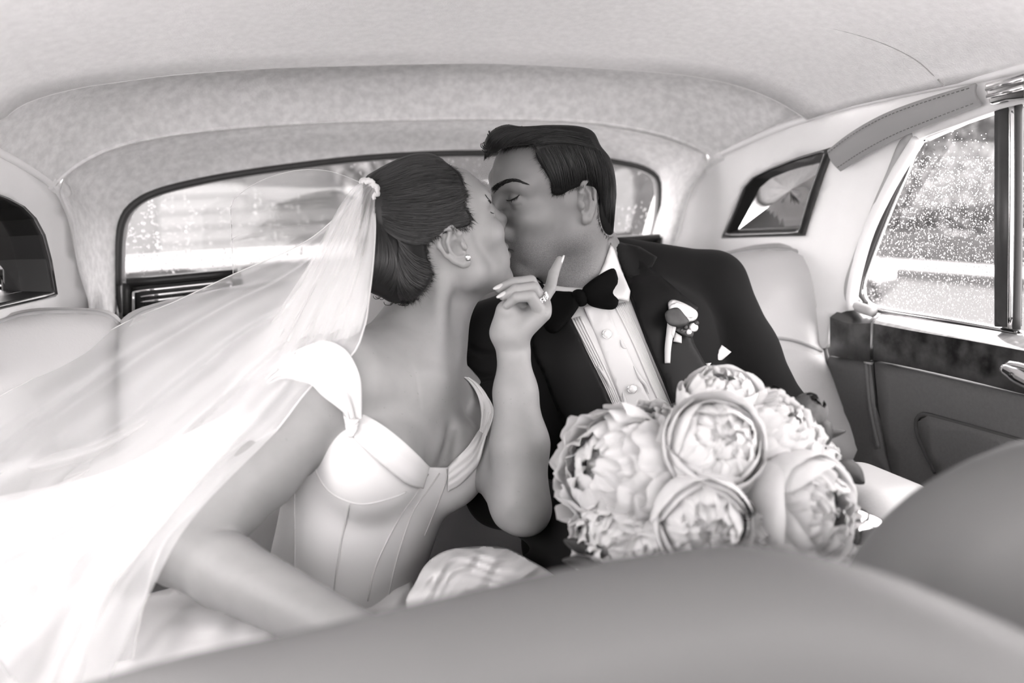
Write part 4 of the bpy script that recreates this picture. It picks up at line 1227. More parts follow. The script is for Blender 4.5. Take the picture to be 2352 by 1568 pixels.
# left hand
def hx(zx, zy, d): return C(1100+zx*0.1658, 570+zy*0.1658, d)
mcp = {'little': hx(880, 905, 1.062), 'ring': hx(885, 815, 1.074), 'middle': hx(870, 750, 1.088), 'index': hx(860, 745, 1.104)}
fd.cone(wr2, hx(430, 1190, 1.078), 0.0205, 0.022, 0.012)
fd.cone(hx(500, 1180, 1.072), mcp['little'], 0.0185, 0.0115, 0.012)
fd.cone(hx(470, 1150, 1.085), mcp['ring'], 0.019, 0.0115, 0.012)
fd.cone(hx(450, 1120, 1.095), mcp['middle'], 0.018, 0.0115, 0.012)
fd.cone(hx(430, 1100, 1.100), mcp['index'], 0.016, 0.011, 0.012)
fd.cone(hx(360, 1160, 1.078), hx(400, 880, 1.066), 0.020, 0.0165, 0.012)                # ball of the thumb
fingers = {
    'little': ([mcp['little'], hx(712, 662, 1.046), hx(525, 680, 1.042), hx(390, 790, 1.050)], [0.0092, 0.0076, 0.0068, 0.0052]),
    'ring': ([mcp['ring'], hx(752, 545, 1.060), hx(510, 572, 1.050), hx(335, 665, 1.050)], [0.0094, 0.0080, 0.0072, 0.0056]),
    'middle': ([mcp['middle'], hx(715, 455, 1.077), hx(470, 478, 1.068), hx(285, 560, 1.064)], [0.0096, 0.0082, 0.0074, 0.0058]),
    'index': ([mcp['index'], hx(985, 560, 1.112), hx(1035, 350, 1.122), hx(1118, 160, 1.130)], [0.0096, 0.0082, 0.0074, 0.0054]),
    'thumb': ([hx(365, 940, 1.066), hx(440, 830, 1.066), hx(590, 770, 1.076)], [0.0125, 0.0098, 0.0078]),
}
for k, (pts, rs) in fingers.items(): fd.chain(pts, rs, 0.0016)
# palm creases
bride = fd.build('person', M['skin_f'], None, label='woman in a white satin gown and veil, kissing the man', cat='person')
del fd
Pc = vcam(bride); P = local(Pc, B_R, B_O, SB); x, y, z = P.T
gray_attr(bride, np.exp(-(((np.abs(x))/0.022)**4+((z+0.060)/0.0105)**4))*(y > 0.082), 'lips')
chest = np.exp(-(((Pc-(rib+U_b*0.08+N_b*0.08))**2).sum(1))/0.14**2)
gray_attr(bride, np.clip(chest+0.25, 0, 1)*0.6, 'freckle')
B_bride = bvh_of(bride)
brow('eyebrow', [(1127, 466), (1121, 456), (1114, 446)], 40, B_bride, M['hair_f'], bride, 2, 2.0, 6, 0.4)
lash_line('eyelashes', [(1126, 486), (1130, 489), (1135, 490)], B_bride, M['lash'], bride, 0.0007)
def tiny(name, pts_c, mat, r, parent, sides=12): return tube(name, to_world(np.array(pts_c)), r, mat, parent, sides)
# nails
def nail(tip, prev, w, side):
    t = tip-prev; t /= np.linalg.norm(t)
    n = np.asarray(side, float); n -= t*(n@t); n /= np.linalg.norm(n); b = np.cross(t, n)
    rows = []
    for i, s in enumerate(np.linspace(-0.0055, 0.0085, 7)):
        ww = 0.85*w*math.sqrt(max(0.03, 1-max(0, s/0.0087)**2)); hgt = w*(0.95-18*max(0, s)**1.0*1.2)
        rows.append([tip+t*s+b*ww*math.sin(a)+n*(hgt*math.cos(a)+0.0006) for a in np.linspace(-0.95, 0.95, 7)])
    V, f = grid_geo([to_world(np.array(r)) for r in rows])
    return thicken(link('fingernail', V, f, M['nail'], bride), 0.0005, 0)
for k, side in (('index', (0.9, -0.35, -0.1)), ('middle', (-0.3, -0.7, 0.65)), ('ring', (-0.3, -0.75, 0.6))):
    pts, rs = fingers[k]; nail(pts[-1], pts[-2], rs[-1], side)
# rings on the ring finger
a, b = fingers['ring'][0][0], fingers['ring'][0][1]
for t, st in ((0.52, True), (0.40, False)):
    c = a*(1-t)+b*t; ax = (b-a)/np.linalg.norm(b-a)
    u = np.cross(ax, [0, 1, 0]); u /= np.linalg.norm(u); v = np.cross(ax, u)
    th = np.linspace(0, 2*np.pi, 33)
    rp = np.array([c+0.0098*(np.cos(q)*u+np.sin(q)*v) for q in th])
    rgm = tiny('ring', rp, M['silver'], 0.0011, bride, 8)
    out = np.array([0.75, -0.6, 0.1]); out -= ax*(out@ax); out /= np.linalg.norm(out); tv = np.cross(ax, out)
    for j in range(-2, 3):
        s = 0.0042 if (j == 0 and st) else 0.0024
        ang = j*0.42
        pos = c+0.0112*(math.cos(ang)*out+math.sin(ang)*tv)
        rr_ = MC @ np.stack([ax, tv, out], 1)
        V, f = box_geo(to_world(pos+out*s*0.4), (s*1.5, s, s), rr_)
        oo = link('diamond', V, f, M['diamond'], rgm, smooth=False); bb = oo.modifiers.new('cut', 'BEVEL'); bb.width = s*0.25; bb.segments = 1
ep = W(1075, 592, 1.0)
er = cast([(1075, 592)], B_bride, 0.002)[0]
V, f = box_geo(er, (0.006, 0.004, 0.008)); oo = link('earring', V, f, M['diamond'], bride, smooth=False, label='small square diamond stud'); bb = oo.modifiers.new('cut', 'BEVEL'); bb.width = 0.0012

# ------------------------------------------------------------------ bride: hair
bh_poly = spline([(838, 413), (864, 391), (902, 371), (940, 356), (979, 351), (1004, 357), (1024, 372), (1046, 389), (1060, 407), (1068, 432), (1073, 452), (1066, 470), (1078, 488), (1084, 508), (1070, 526), (1037, 524), (1014, 537),
                  (985, 556), (980, 575), (984, 600), (994, 631), (980, 659), (953, 687), (922, 698), (897, 697), (878, 684), (851, 672), (826, 655), (815, 610), (822, 540), (832, 470)], 120, True)
fh = Field((-0.30, 0.96, 0.02), (0.02, 1.36, 0.32), 0.0017)
def TE(c, r, k=0.01): fh.ell(TB(c), np.asarray(r)*SB, B_R, k)
TE((0, -0.018, 0.048), (0.081, 0.107, 0.092), 0)
TE((0, 0.028, 0.055), (0.068, 0.058, 0.062), 0.02)
TE((0, -0.045, -0.012), (0.068, 0.062, 0.068), 0.02)
fh.ell(C(880, 598, 1.085), (0.045, 0.050, 0.056), None, 0.006)                           # low chignon
fh.ell(C(930, 650, 1.10), (0.042, 0.045, 0.030), None, 0.012)
hair_field(fh, B_R, B_O, SB, bh_poly, 1, hull=spline([(836, 413), (864, 390), (902, 370), (940, 355), (979, 350), (1004, 356), (1024, 371), (1060, 400), (1110, 460), (1110, 560), (1020, 690), (953, 690), (922, 699), (897, 698), (878, 685), (851, 673), (826, 656), (815, 610), (822, 540), (832, 470)], 90, True))
# bun is one sided: put it back if the mirrored cut took it
bhair = fh.build('hair', M['hair_f'], bride, label='dark hair swept back into a low chignon')
del fh
B_bh = bvh_of(bhair)
def z3(L): return [(800+a/3.92, 330+b/3.92) for a, b in L]
hg = [z3(L) for L in ([(840, 130), (600, 110), (350, 210), (180, 325)], [(880, 170), (600, 180), (330, 280), (200, 350)], [(960, 250), (700, 260), (420, 340), (230, 390)], [(1040, 380), (800, 380), (500, 430), (260, 470)], [(1060, 440), (840, 500), (560, 540), (255, 540)],
                      [(1060, 520), (850, 590), (600, 610), (250, 590)], [(1090, 620), (820, 680), (560, 680), (250, 640)], [(1110, 700), (800, 760), (520, 760), (260, 670)], [(960, 770), (720, 840), (480, 800), (270, 700)], [(800, 830), (620, 880), (430, 830), (280, 720)],
                      [(700, 920), (560, 900), (420, 850), (300, 740)])]
strands_on('hair_strands', hg, 760, B_bh, 0.003, 0.0005, M['strand_f'], bhair, 11, 3.5, 18)
hg2 = [z3(L) for L in ([(720, 1050), (600, 1010), (500, 920), (420, 830)], [(760, 1180), (620, 1120), (520, 1020), (440, 880)], [(700, 1280), (580, 1220), (500, 1110), (440, 950)], [(600, 1390), (520, 1310), (470, 1200), (440, 1050)], [(480, 1430), (450, 1350), (440, 1240), (440, 1100)])]
strands_on('hair_strands', hg2, 300, B_bh, 0.003, 0.0005, M['strand_f'], bhair, 12, 3.0, 14)
hg3 = [z3(L) for L in ([(270, 720), (250, 900), (230, 1100), (210, 1300)], [(290, 730), (310, 900), (300, 1100), (230, 1300)], [(320, 760), (370, 950), (360, 1130), (250, 1270)], [(340, 800), (420, 1000), (420, 1180), (320, 1320)], [(380, 900), (440, 1080), (430, 1260), (380, 1420)])]
strands_on('hair_strands', hg3, 260, B_bh, 0.003, 0.0005, M['strand_f'], bhair, 13, 3.0, 14)
fringe('hairline', [(1030, 378), (1048, 392), (1061, 410), (1068, 434), (1072, 452), (1067, 470), (1078, 488), (1083, 508), (1070, 525), (1037, 524)], [(9, 2), (8, 3), (8, 3), (8, 4), (7, 5), (7, 3), (8, 2), (8, 5), (4, 6), (2, 6)], 420, 10, [B_bride, B_bh], M['hair_f'], bhair, 23)
fringe('hairline', [(1010, 540), (985, 556), (980, 575), (984, 600), (993, 631), (980, 659), (953, 687), (925, 697)], [(5, 8), (6, 8), (9, 5), (10, 2), (10, 3), (8, 6), (6, 8), (3, 9)], 420, 10, [B_bride, B_bh], M['hair_f'], bhair, 24)
rg = np.random.default_rng(9); geos = []
for i in range(26):                             # wisps at the nape
    a = np.array([rg.uniform(868, 960), 0]); a[1] = np.interp(a[0], [860, 900, 930, 960], [674, 694, 694, 682])
    th = np.linspace(0, rg.uniform(1.5, 4.5), 12)+rg.uniform(-0.5, 1.0); r = rg.uniform(4, 9)
    q = np.array([W(a[0]+r*math.sin(t)-3, a[1]+r*(1-math.cos(t))*0.8-4, 1.075+0.0015*j) for j, t in enumerate(th)])
    geos.append(tube_geo(q, 0.0005, 4, False))
link('loose_wisps', *merge(geos), M['hair_f'], bhair)
# ================================================================== GROOM'S CLOTHES
def cut_poly(fd, poly, dmax=None, keep_inside=False, k=0.004):
    """cut a field by an outline seen from the camera (optionally only nearer than a depth)"""
    act = fd.D < 0.012
    P = fd.lo+fd.h*np.argwhere(act)
    px = CX+F_PX*P[:, 0]/P[:, 1]; py = CY-F_PX*P[:, 2]/P[:, 1]
    sd = poly_sd_fast(px, py, poly)*P[:, 1]/F_PX
    if keep_inside: d = sd
    else:
        d = -sd
        if dmax is not None: d = np.minimum(d, dmax-P[:, 1]) if False else -np.maximum(sd, P[:, 1]-dmax)
    A = fd.D[act]; h = np.maximum(k-np.abs(A-d), 0)/k
    fd.D[act] = np.maximum(A, d)+h*h*k*0.25
gsl = C(1630, 655, 1.335); gsr = C(1122, 778, 1.27)
gm = (gsl+gsr)/2
Lg = gsl-gsr; Lg /= np.linalg.norm(Lg)
Ug = np.array([-0.10, 0.05, 0.41]); Ug -= Lg*(Ug@Lg); Ug /= np.linalg.norm(Ug)
Ng = np.cross(Lg, Ug); Ng = -Ng if Ng[1] > 0 else Ng
Rg = np.stack([Lg, Ng, Ug], 1)
def torso_g(fd, g):
    fd.ell(gm-Ug*0.15, np.array([0.175, 0.112, 0.20])+g, Rg, 0.03)
    fd.ell(gm-Ug*0.33+Ng*0.012, np.array([0.158, 0.118, 0.19])+g, Rg, 0.05)
    fd.ell(gm-Ug*0.05+Ng*0.01, np.array([0.165, 0.095, 0.09])+g, Rg, 0.04)
fj = Field((-0.16, 0.88, -0.52), (0.58, 1.54, 0.22), 0.0024)
torso_g(fj, 0.006)
nkl, nkr = C(1428, 615, 1.335), C(1290, 668, 1.31)
fj.cone(gsl, nkl, 0.056, 0.050, 0.03)
fj.cone(gsr, nkr, 0.054, 0.046, 0.03)
eg = C(1796, 968, 1.275); wg = C(1660, 1260, 1.02)
fj.chain([gsl+np.array([0.006, 0, -0.002]), gsl*0.5+eg*0.5, eg], [0.055, 0.051, 0.047], 0.02)
fj.chain([eg, wg], [0.050, 0.036], 0.02)
eg2 = C(1150, 1130, 1.215); wg2 = C(1400, 1240, 1.03)
fj.chain([gsr, gsr*0.5+eg2*0.5+np.array([-0.004, 0, 0]), eg2], [0.057, 0.054, 0.050], 0.02)
fj.chain([eg2, wg2], [0.050, 0.037], 0.02)
fj.ell(C(1400, 1420, 1.10), (0.20, 0.20, 0.09), None, 0.05)
# sleeve-head crease, elbow creases, drag lines
for pts, r in (([C(1676, 578, 1.27), C(1694, 660, 1.262), C(1700, 760, 1.235), C(1704, 880, 1.215)], 0.006),
               ([C(1730, 700, 1.262), C(1750, 735, 1.258), C(1800, 760, 1.262)], 0.004), ([C(1720, 800, 1.235), C(1760, 820, 1.228), C(1810, 815, 1.235)], 0.004),
               ([C(1080, 800, 1.215), C(1110, 815, 1.207), C(1150, 812, 1.207)], 0.004), ([C(1070, 850, 1.215), C(1105, 870, 1.203), C(1150, 862, 1.2)], 0.004),
               ([C(1190, 1060, 1.165), C(1240, 1075, 1.15), C(1300, 1060, 1.15)], 0.005), ([C(1220, 1110, 1.145), C(1275, 1120, 1.135), C(1330, 1095, 1.14)], 0.005)):
    fj.chain(pts, [r]*len(pts), 0.008, 'sub')
shirt_poly = np.array([(1250, 650), (1292, 690), (1308, 722), (1345, 800), (1392, 895), (1424, 975), (1438, 1060), (1582, 1060), (1553, 955), (1522, 875), (1484, 785), (1452, 700), (1424, 620), (1412, 560), (1395, 520), (1300, 560), (1240, 620)], float)
jv, jq = Field.mesh(fj)
B_jk0 = BVHTree.FromPolygons([Vector(v) for v in to_world(jv)], [tuple(q) for q in jq.tolist()])   # before the front is cut open
cut_poly(fj, shirt_poly, dmax=1.30)
jacket = fj.build('jacket', M['suit'], groom, label='black dinner jacket')
del fj
B_jk = bvh_of(jacket)
fs = Field((-0.02, 1.05, -0.34), (0.36, 1.42, 0.16), 0.0026)
torso_g(fs, -0.004)
fs.cone(nkl, nkr, 0.045, 0.045, 0.03)
cut_poly(fs, np.array([(1230, 640), (1262, 720), (1300, 800), (1350, 900), (1390, 1000), (1400, 1100), (1640, 1100), (1600, 950), (1560, 850), (1520, 760), (1480, 680), (1440, 640), (1400, 655), (1300, 665)], float), keep_inside=True)
shirt = fs.build('shirt', M['shirt'], groom, label='white pleated dress shirt')
del fs
B_sh = bvh_of(shirt)
# placket, pleats and folds
cast_patch('placket', np.array([(1342, 706), (1362, 700), (1392, 702), (1440, 800), (1478, 890), (1512, 960), (1518, 1010), (1460, 1010), (1440, 950), (1412, 880), (1376, 790)], float), B_sh, M['shirt'], shirt, step=9, off=0.0025, thick=0.0025)
for k, t in enumerate(np.linspace(0, 1, 7)):
    a = np.array([(1412+t*24, 700-t*6), (1452+t*22, 780+t*0), (1490+t*20, 868), (1526+t*20, 950), (1540+t*22, 1000)])
    tube('pleat', relax(cast(spline(a, 30), B_sh, 0.0012), 3), 0.0016, M['shirt'], shirt, 6)
for k, t in enumerate(np.linspace(0, 1, 5)):
    a = np.array([(1308+t*24, 735-t*8), (1346+t*24, 805), (1392+t*20, 895), (1422+t*16, 968), (1440+t*12, 1010)])
    tube('pleat', relax(cast(spline(a, 30), B_sh, 0.0012), 3), 0.0016, M['shirt'], shirt, 6)
for a in ([(1425, 780), (1432, 796), (1440, 800)], [(1455, 840), (1470, 868), (1484, 884), (1490, 905)], [(1372, 840), (1392, 868), (1402, 890)], [(1430, 900), (1436, 930), (1432, 955)]):
    tube('crease', cast(spline(a, 16), B_sh, 0.003), np.sin(np.linspace(0.1, 3.0, 16))*0.003, M['shirt'], shirt, 6)
def stud(px, py):
    p = cast([(px, py)], B_sh, 0.0065)[0]
    th = np.linspace(0, 2*np.pi, 18, endpoint=False); n = (CAM-p)/np.linalg.norm(CAM-p); a = np.cross(n, [0, 0, 1.]); a /= np.linalg.norm(a); b = np.cross(a, n)
    rows = [np.array([p+r*(math.cos(t)*a+math.sin(t)*b)+n*h for t in th]) for r, h in ((0.0062, -0.003), (0.0062, 0), (0.0048, 0.0022), (0.0028, 0.0032), (0.0003, 0.0036))]
    s = link('stud', *grid_geo(rows, close=True), M['pearl'], shirt, label='round pearl shirt stud')
    rim = np.array([p+0.0063*(math.cos(t)*a+math.sin(t)*b) for t in np.linspace(0, 2*np.pi, 25)])
    tube('rim', rim, 0.0007, M['silver'], s, 6)
stud(1394, 767); stud(1452, 893)
# collar
BN = [B_groom, B_sh]
def raised(name, outer, bvhs, mat, parent, off, lift, edge, step=6.0, thick=0.002, smooth_n=6, **kw):
    V, f = patch_2d(outer, (), step)
    P = cast(V, bvhs, off); dep = (P-CAM) @ CF
    nbr = [[] for _ in V]
    for a, b, c in f: nbr[a] += [b, c]; nbr[b] += [a, c]; nbr[c] += [a, b]
    for _ in range(smooth_n): dep = np.array([0.4*dep[i]+0.6*np.mean(dep[q]) if q else dep[i] for i, q in enumerate(nbr)])
    sd = np.clip(-poly_sd(V[:, 0], V[:, 1], outer)/edge, 0, 1)
    dep = dep-lift*np.sqrt(1-(1-sd)**2)
    P = CAM+rays(V)*dep[:, None]
    n = np.cross(P[f[:, 1]]-P[f[:, 0]], P[f[:, 2]]-P[f[:, 0]])
    fl = (n*(P[f[:, 0]]-CAM)).sum(1) > 0; f[fl] = f[fl][:, ::-1]
    o = link(name, P, f, mat, parent, **kw)
    if thick: thicken(o, thick, -1.0)
    return o
raised('collar_wing', np.array([(1403, 556), (1412, 575), (1424, 612), (1438, 645), (1448, 668), (1445, 692), (1420, 688), (1380, 690), (1346, 680), (1352, 662), (1372, 638), (1388, 604), (1397, 578)], float), [B_groom, B_sh, B_jk0], M['shirt'], shirt, 0.006, 0.004, 12)
raised('collar_band', np.array([(1232, 640), (1246, 652), (1268, 655), (1300, 659), (1342, 661), (1360, 668), (1350, 684), (1300, 678), (1260, 672), (1236, 660)], float), BN, M['shirt'], shirt, 0.006, 0.003, 8)
# bow tie
bow = empty('bow_tie', W(1335, 680, 1.15), None); bow.parent = groom
bt = raised('bow_wing', spline([(1337, 665), (1352, 648), (1378, 630), (1402, 617), (1412, 617), (1418, 632), (1422, 655), (1421, 690), (1416, 706), (1404, 711), (1380, 709), (1356, 702), (1344, 690)], 60, True), BN, M['velvet_black'], groom, 0.012, 0.014, 26, label='right wing of the black bow tie')
bt2 = raised('bow_wing', spline([(1318, 672), (1296, 669), (1268, 668), (1248, 676), (1240, 700), (1244, 735), (1258, 762), (1280, 764), (1302, 742), (1322, 716), (1330, 698)], 60, True), [B_groom, B_sh, B_jk0], M['velvet_black'], groom, 0.010, 0.012, 26, label='left wing of the black bow tie')
kn = raised('bow_knot', spline([(1314, 672), (1326, 664), (1342, 668), (1350, 684), (1346, 700), (1330, 704), (1318, 694)], 40, True), BN, M['velvet_black'], groom, 0.018, 0.013, 16)
bpy.data.objects.remove(bow)
# lapels, pocket, pocket square
lapL = spline([(1296, 706), (1308, 724), (1345, 800), (1392, 895), (1422, 968), (1432, 1020), (1372, 1052), (1318, 1005), (1276, 935), (1250, 865), (1224, 806), (1232, 748)], 70, True)
raised('lapel', lapL, B_jk0, M['satin_black'], jacket, 0.003, 0.006, 14, 9, 0.003, 3, label='satin lapel')
lapR = np.array([(1414, 562), (1428, 618), (1454, 700), (1486, 785), (1524, 875), (1556, 957), (1572, 1015), (1604, 985), (1634, 905), (1640, 872), (1622, 838), (1596, 790), (1584, 752), (1604, 706), (1560, 668), (1500, 618), (1462, 580), (1440, 562)], float)
raised('lapel', lapR, B_jk0, M['satin_black'], jacket, 0.003, 0.006, 14, 9, 0.003, 3, label='satin lapel')
raised('jacket_collar', np.array([(1405, 550), (1428, 556), (1470, 566), (1510, 590), (1490, 628), (1462, 652), (1440, 640), (1424, 612), (1412, 578)], float), [B_groom, B_jk0], M['suit'], jacket, 0.004, 0.006, 12, 7, 0.003, 4)
sq = raised('pocket_square', np.array([(1642, 838), (1646, 812), (1658, 792), (1668, 799), (1680, 808), (1662, 824)], float), B_jk0, M['shirt'], groom, 0.003, 0.003, 8, 5, 0.001, 4, label='white pocket square')
raised('pocket_square_fold', np.array([(1621, 834), (1634, 833), (1627, 844)], float), B_jk0, M['shirt'], sq, 0.003, 0.002, 5, 4, 0.001, 1)
# buttonhole flower pinned to the lapel
M['petal'] = material('ivory_petal', 205, 0.7, 0.2, noise=(60, 4, 0.3, 0.7), v2=218)
M['leaf'] = material('dull_leaf', 64, 0.6, 0.3, noise=(80, 4, 0.3, 0.7), v2=50)
M['tape'] = material('stem_tape', 185, 0.8, 0.1)
bout = raised('buttonhole_flower', spline([(1535, 694), (1548, 688), (1576, 698), (1600, 714), (1602, 728), (1592, 738), (1572, 742), (1545, 728), (1536, 712)], 40, True), B_jk0, M['petal'], groom, 0.012, 0.016, 22, 5, 0.002, 3, label='small ivory rose buttonhole with dark leaf')
raised('petal', spline([(1537, 704), (1556, 694), (1580, 704), (1596, 716), (1590, 730), (1566, 728), (1546, 722)], 40, True), B_jk0, M['petal'], bout, 0.026, 0.006, 14, 5, 0.0012, 2)
raised('leaf', spline([(1527, 724), (1534, 712), (1556, 706), (1572, 722), (1583, 740), (1560, 750), (1536, 745)], 40, True), B_jk0, M['leaf'], bout, 0.034, 0.003, 12, 5, 0.001, 2)
raised('leaf', spline([(1550, 757), (1570, 752), (1592, 760), (1588, 776), (1566, 768)], 30, True), B_jk0, M['leaf'], bout, 0.022, 0.003, 10, 5, 0.001, 2)
for (bx, by, br) in ((1593, 752, 11), (1582, 762, 8), (1575, 752, 6), (1566, 758, 5), (1600, 742, 6)):
    raised('bud', spline([(bx+br*math.cos(t), by+br*math.sin(t)) for t in np.linspace(0, 2*np.pi, 10)[:-1]], 24, True), B_jk0, M['petal'] if br > 7 else M['leaf'], bout, 0.022, 0.008, br*0.9, 4, 0.001, 2)
tube('stem', relax(cast(spline([(1542, 742), (1538, 770), (1534, 800), (1533, 834)], 24), B_jk0, 0.016), 4), np.linspace(0.0062, 0.0042, 24), M['tape'], bout, 10)
raised('ribbon', np.array([(1552, 762), (1566, 772), (1566, 788), (1546, 784)], float), B_jk0, M['tape'], bout, 0.016, 0.002, 6, 4, 0.001, 1)
raised('ribbon', np.array([(1545, 742), (1553, 752), (1548, 776), (1538, 770)], float), B_jk0, M['tape'], bout, 0.022, 0.002, 6, 4, 0.001, 1)
# ================================================================== BRIDE'S GOWN AND VEIL
fb = Field((-0.42, 0.90, -0.50), (0.02, 1.30, -0.02), 0.0021)
bodice_shape(fb, 0.0045)
neck = np.array([(700, 1060), (735, 1025), (768, 980), (796, 956), (826, 950), (868, 970), (914, 1004), (960, 1046), (985, 1072), (1028, 1073), (1040, 1060), (1076, 1024), (1106, 976), (1122, 950), (1140, 1000), (1200, 1100), (1200, 1700), (400, 1700), (400, 1250), (560, 1260), (640, 1150)], float)
cut_poly(fb, neck, keep_inside=True, k=0.003)
bodice = fb.build('bodice', M['satin'], bride, label='white satin corset bodice with seamed cups')
del fb
B_bo = bvh_of(bodice)
def seam_on(pts, r=0.0011, off=0.0004, mat='satin_seam'): return tube('seam', relax(cast(spline(pts, 40), B_bo, off), 2), r, M[mat], bodice, 6)
seam_on([(722, 1050), (728, 1088), (758, 1130), (806, 1154), (846, 1157), (905, 1142), (932, 1130)])
seam_on([(803, 1154), (796, 1190), (784, 1240), (772, 1320), (764, 1390)])
seam_on([(984, 1088), (955, 1135), (926, 1176), (892, 1236), (860, 1310), (845, 1380)])
seam_on([(1010, 1086), (980, 1130), (951, 1170), (925, 1240), (905, 1310), (890, 1380)])
seam_on([(681, 1088), (676, 1150), (677, 1237), (676, 1310)])
seam_on([(1026, 1076), (1026, 1100), (1008, 1150), (975, 1230)])
# gathered satin edging over the cups
def drape(name, top, bot, bvhs, off, nf, amp, mat, parent, rows=12, n=60, thick=0.0015, seed=0, label=None):
    rg = np.random.default_rng(seed); A = spline(top, n); Bq = spline(bot, n); ph = rg.uniform(0, 6.28, 4)
    pts = np.vstack([A*(1-t)+Bq*t for t in np.linspace(0, 1, rows)])
    P = cast(pts, bvhs, off)
    dep = ((P-CAM) @ CF).reshape(rows, n)
    for _ in range(3):
        dep[1:-1] = 0.5*dep[1:-1]+0.25*(dep[:-2]+dep[2:]); dep[:, 1:-1] = 0.5*dep[:, 1:-1]+0.25*(dep[:, :-2]+dep[:, 2:])
    s = np.linspace(0, 1, n); t = np.linspace(0, 1, rows)[:, None]
    f = np.sin(2*np.pi*nf*t+ph[0]+2.2*np.sin(3*s+ph[1]))*0.6+0.4*np.sin(2*np.pi*nf*1.7*t+ph[2]+3*s)
    dep = dep-amp*(0.5+0.5*f)
    P = CAM+rays(pts)*dep.reshape(-1)[:, None]
    V, fc = grid_geo(P.reshape(rows, n, 3))
    o = link(name, V, fc, mat, parent, label=label); thicken(o, thick, 0); return o
drape('neckline_drape', [(800, 958), (828, 950), (868, 969), (914, 1003), (960, 1045), (986, 1072)], [(800, 985), (812, 1005), (850, 1042), (892, 1078), (936, 1112), (972, 1122)], B_bo, 0.004, 2.0, 0.004, M['satin'], bodice, seed=1)
drape('neckline_drape', [(1030, 1072), (1044, 1056), (1078, 1022), (1106, 975), (1112, 940)], [(1028, 1130), (1060, 1110), (1096, 1070), (1112, 1020), (1128, 950)], [B_bo, B_bride], 0.004, 3.5, 0.007, M['satin'], bodice, seed=2)
drape('strap', [(1102, 990), (1105, 950), (1098, 912), (1082, 882), (1066, 866)], [(1118, 1000), (1134, 946), (1118, 908), (1098, 882), (1076, 866)], [B_bo, B_bride], 0.006, 2.0, 0.005, M['satin'], bodice, seed=3, label='satin shoulder strap')
drape('off_shoulder_sleeve', [(830, 962), (829, 885), (820, 846), (801, 811), (775, 790), (745, 782), (712, 790), (684, 803), (648, 828), (612, 866)], [(798, 962), (790, 948), (768, 930), (740, 908), (716, 884), (696, 876), (680, 872), (664, 868), (640, 870), (614, 882)], [B_bride], 0.011, 2.2, 0.010, M['satin'], bodice, rows=16, seed=4, label='wide satin off the shoulder sleeve')
drape('sleeve_knot', [(788, 948), (800, 955), (816, 958), (828, 950)], [(798, 1000), (804, 1004), (812, 1000), (820, 980)], [B_bo, B_bride], 0.010, 3.0, 0.006, M['satin'], bodice, seed=5)
# skirt: satin heaped over the laps
def heap(name, outer, pts3, mat, parent, amp, freq, dirv, seed, step=9, label=None, **kw):
    a, b, c = [W(*q) for q in pts3]
    n = np.cross(b-a, c-a); n /= np.linalg.norm(n)
    if n[2] < 0: n = -n
    V, f = patch_2d(outer, (), step)
    D = rays(V); t = ((a-CAM)@n)/(D@n); P = CAM+D*t[:, None]
    rg = np.random.default_rng(seed); dirv = np.asarray(dirv, float)
    u = V@dirv; w = V@np.array([-dirv[1], dirv[0]])
    warp = 14*np.sin(w/70.0+1)+9*np.sin(w/31.0+2.2)
    h = 1.3-2.2*np.abs(np.sin((u+warp)*freq*0.5))**0.8+0.6*np.sin((u-warp*1.6)*freq*1.3+1.3)+0.35*np.sin((u+warp*2.2)*freq*2.9+w*0.01)
    sd = np.clip(-poly_sd(V[:, 0], V[:, 1], outer)/40.0, 0, 1)
    Dn = D/np.linalg.norm(D, axis=1)[:, None]
    P = P-Dn*((amp*h+0.02)*(0.3+0.7*sd))[:, None]
    nn = np.cross(P[f[:, 1]]-P[f[:, 0]], P[f[:, 2]]-P[f[:, 0]]); fl = (nn*(P[f[:, 0]]-CAM)).sum(1) > 0; f[fl] = f[fl][:, ::-1]
    o = link(name, P, f, mat, parent, label=label); thicken(o, 0.002, -1); return o
sk = heap('skirt', spline([(940, 1400), (958, 1330), (985, 1288), (1030, 1262), (1100, 1254), (1165, 1258), (1215, 1284), (1262, 1312), (1300, 1350), (1280, 1420), (1100, 1440)], 70, True), [(960, 1400, 0.92), (1280, 1400, 0.92), (1100, 1254, 1.06)], M['skirt'], bride, 0.009, 0.085, (0.42, 0.91), 1, 5, label='white satin skirt heaped over the laps')
heap('skirt_fold', spline([(-250, 1700), (-250, 1300), (0, 1290), (160, 1330), (300, 1370), (420, 1350), (560, 1420), (760, 1440), (900, 1500), (800, 1700)], 80, True), [(-100, 1700, 0.74), (700, 1700, 0.72), (200, 1350, 0.98)], M['skirt'], sk, 0.008, 0.035, (0.72, 0.69), 2, 12)
heap('skirt_fold', spline([(540, 1500), (560, 1300), (640, 1280), (900, 1300), (960, 1380), (960, 1500)], 50, True), [(560, 1500, 0.95), (940, 1500, 0.95), (700, 1280, 1.12)], M['skirt'], sk, 0.005, 0.05, (0.9, 0.4), 3, 12)
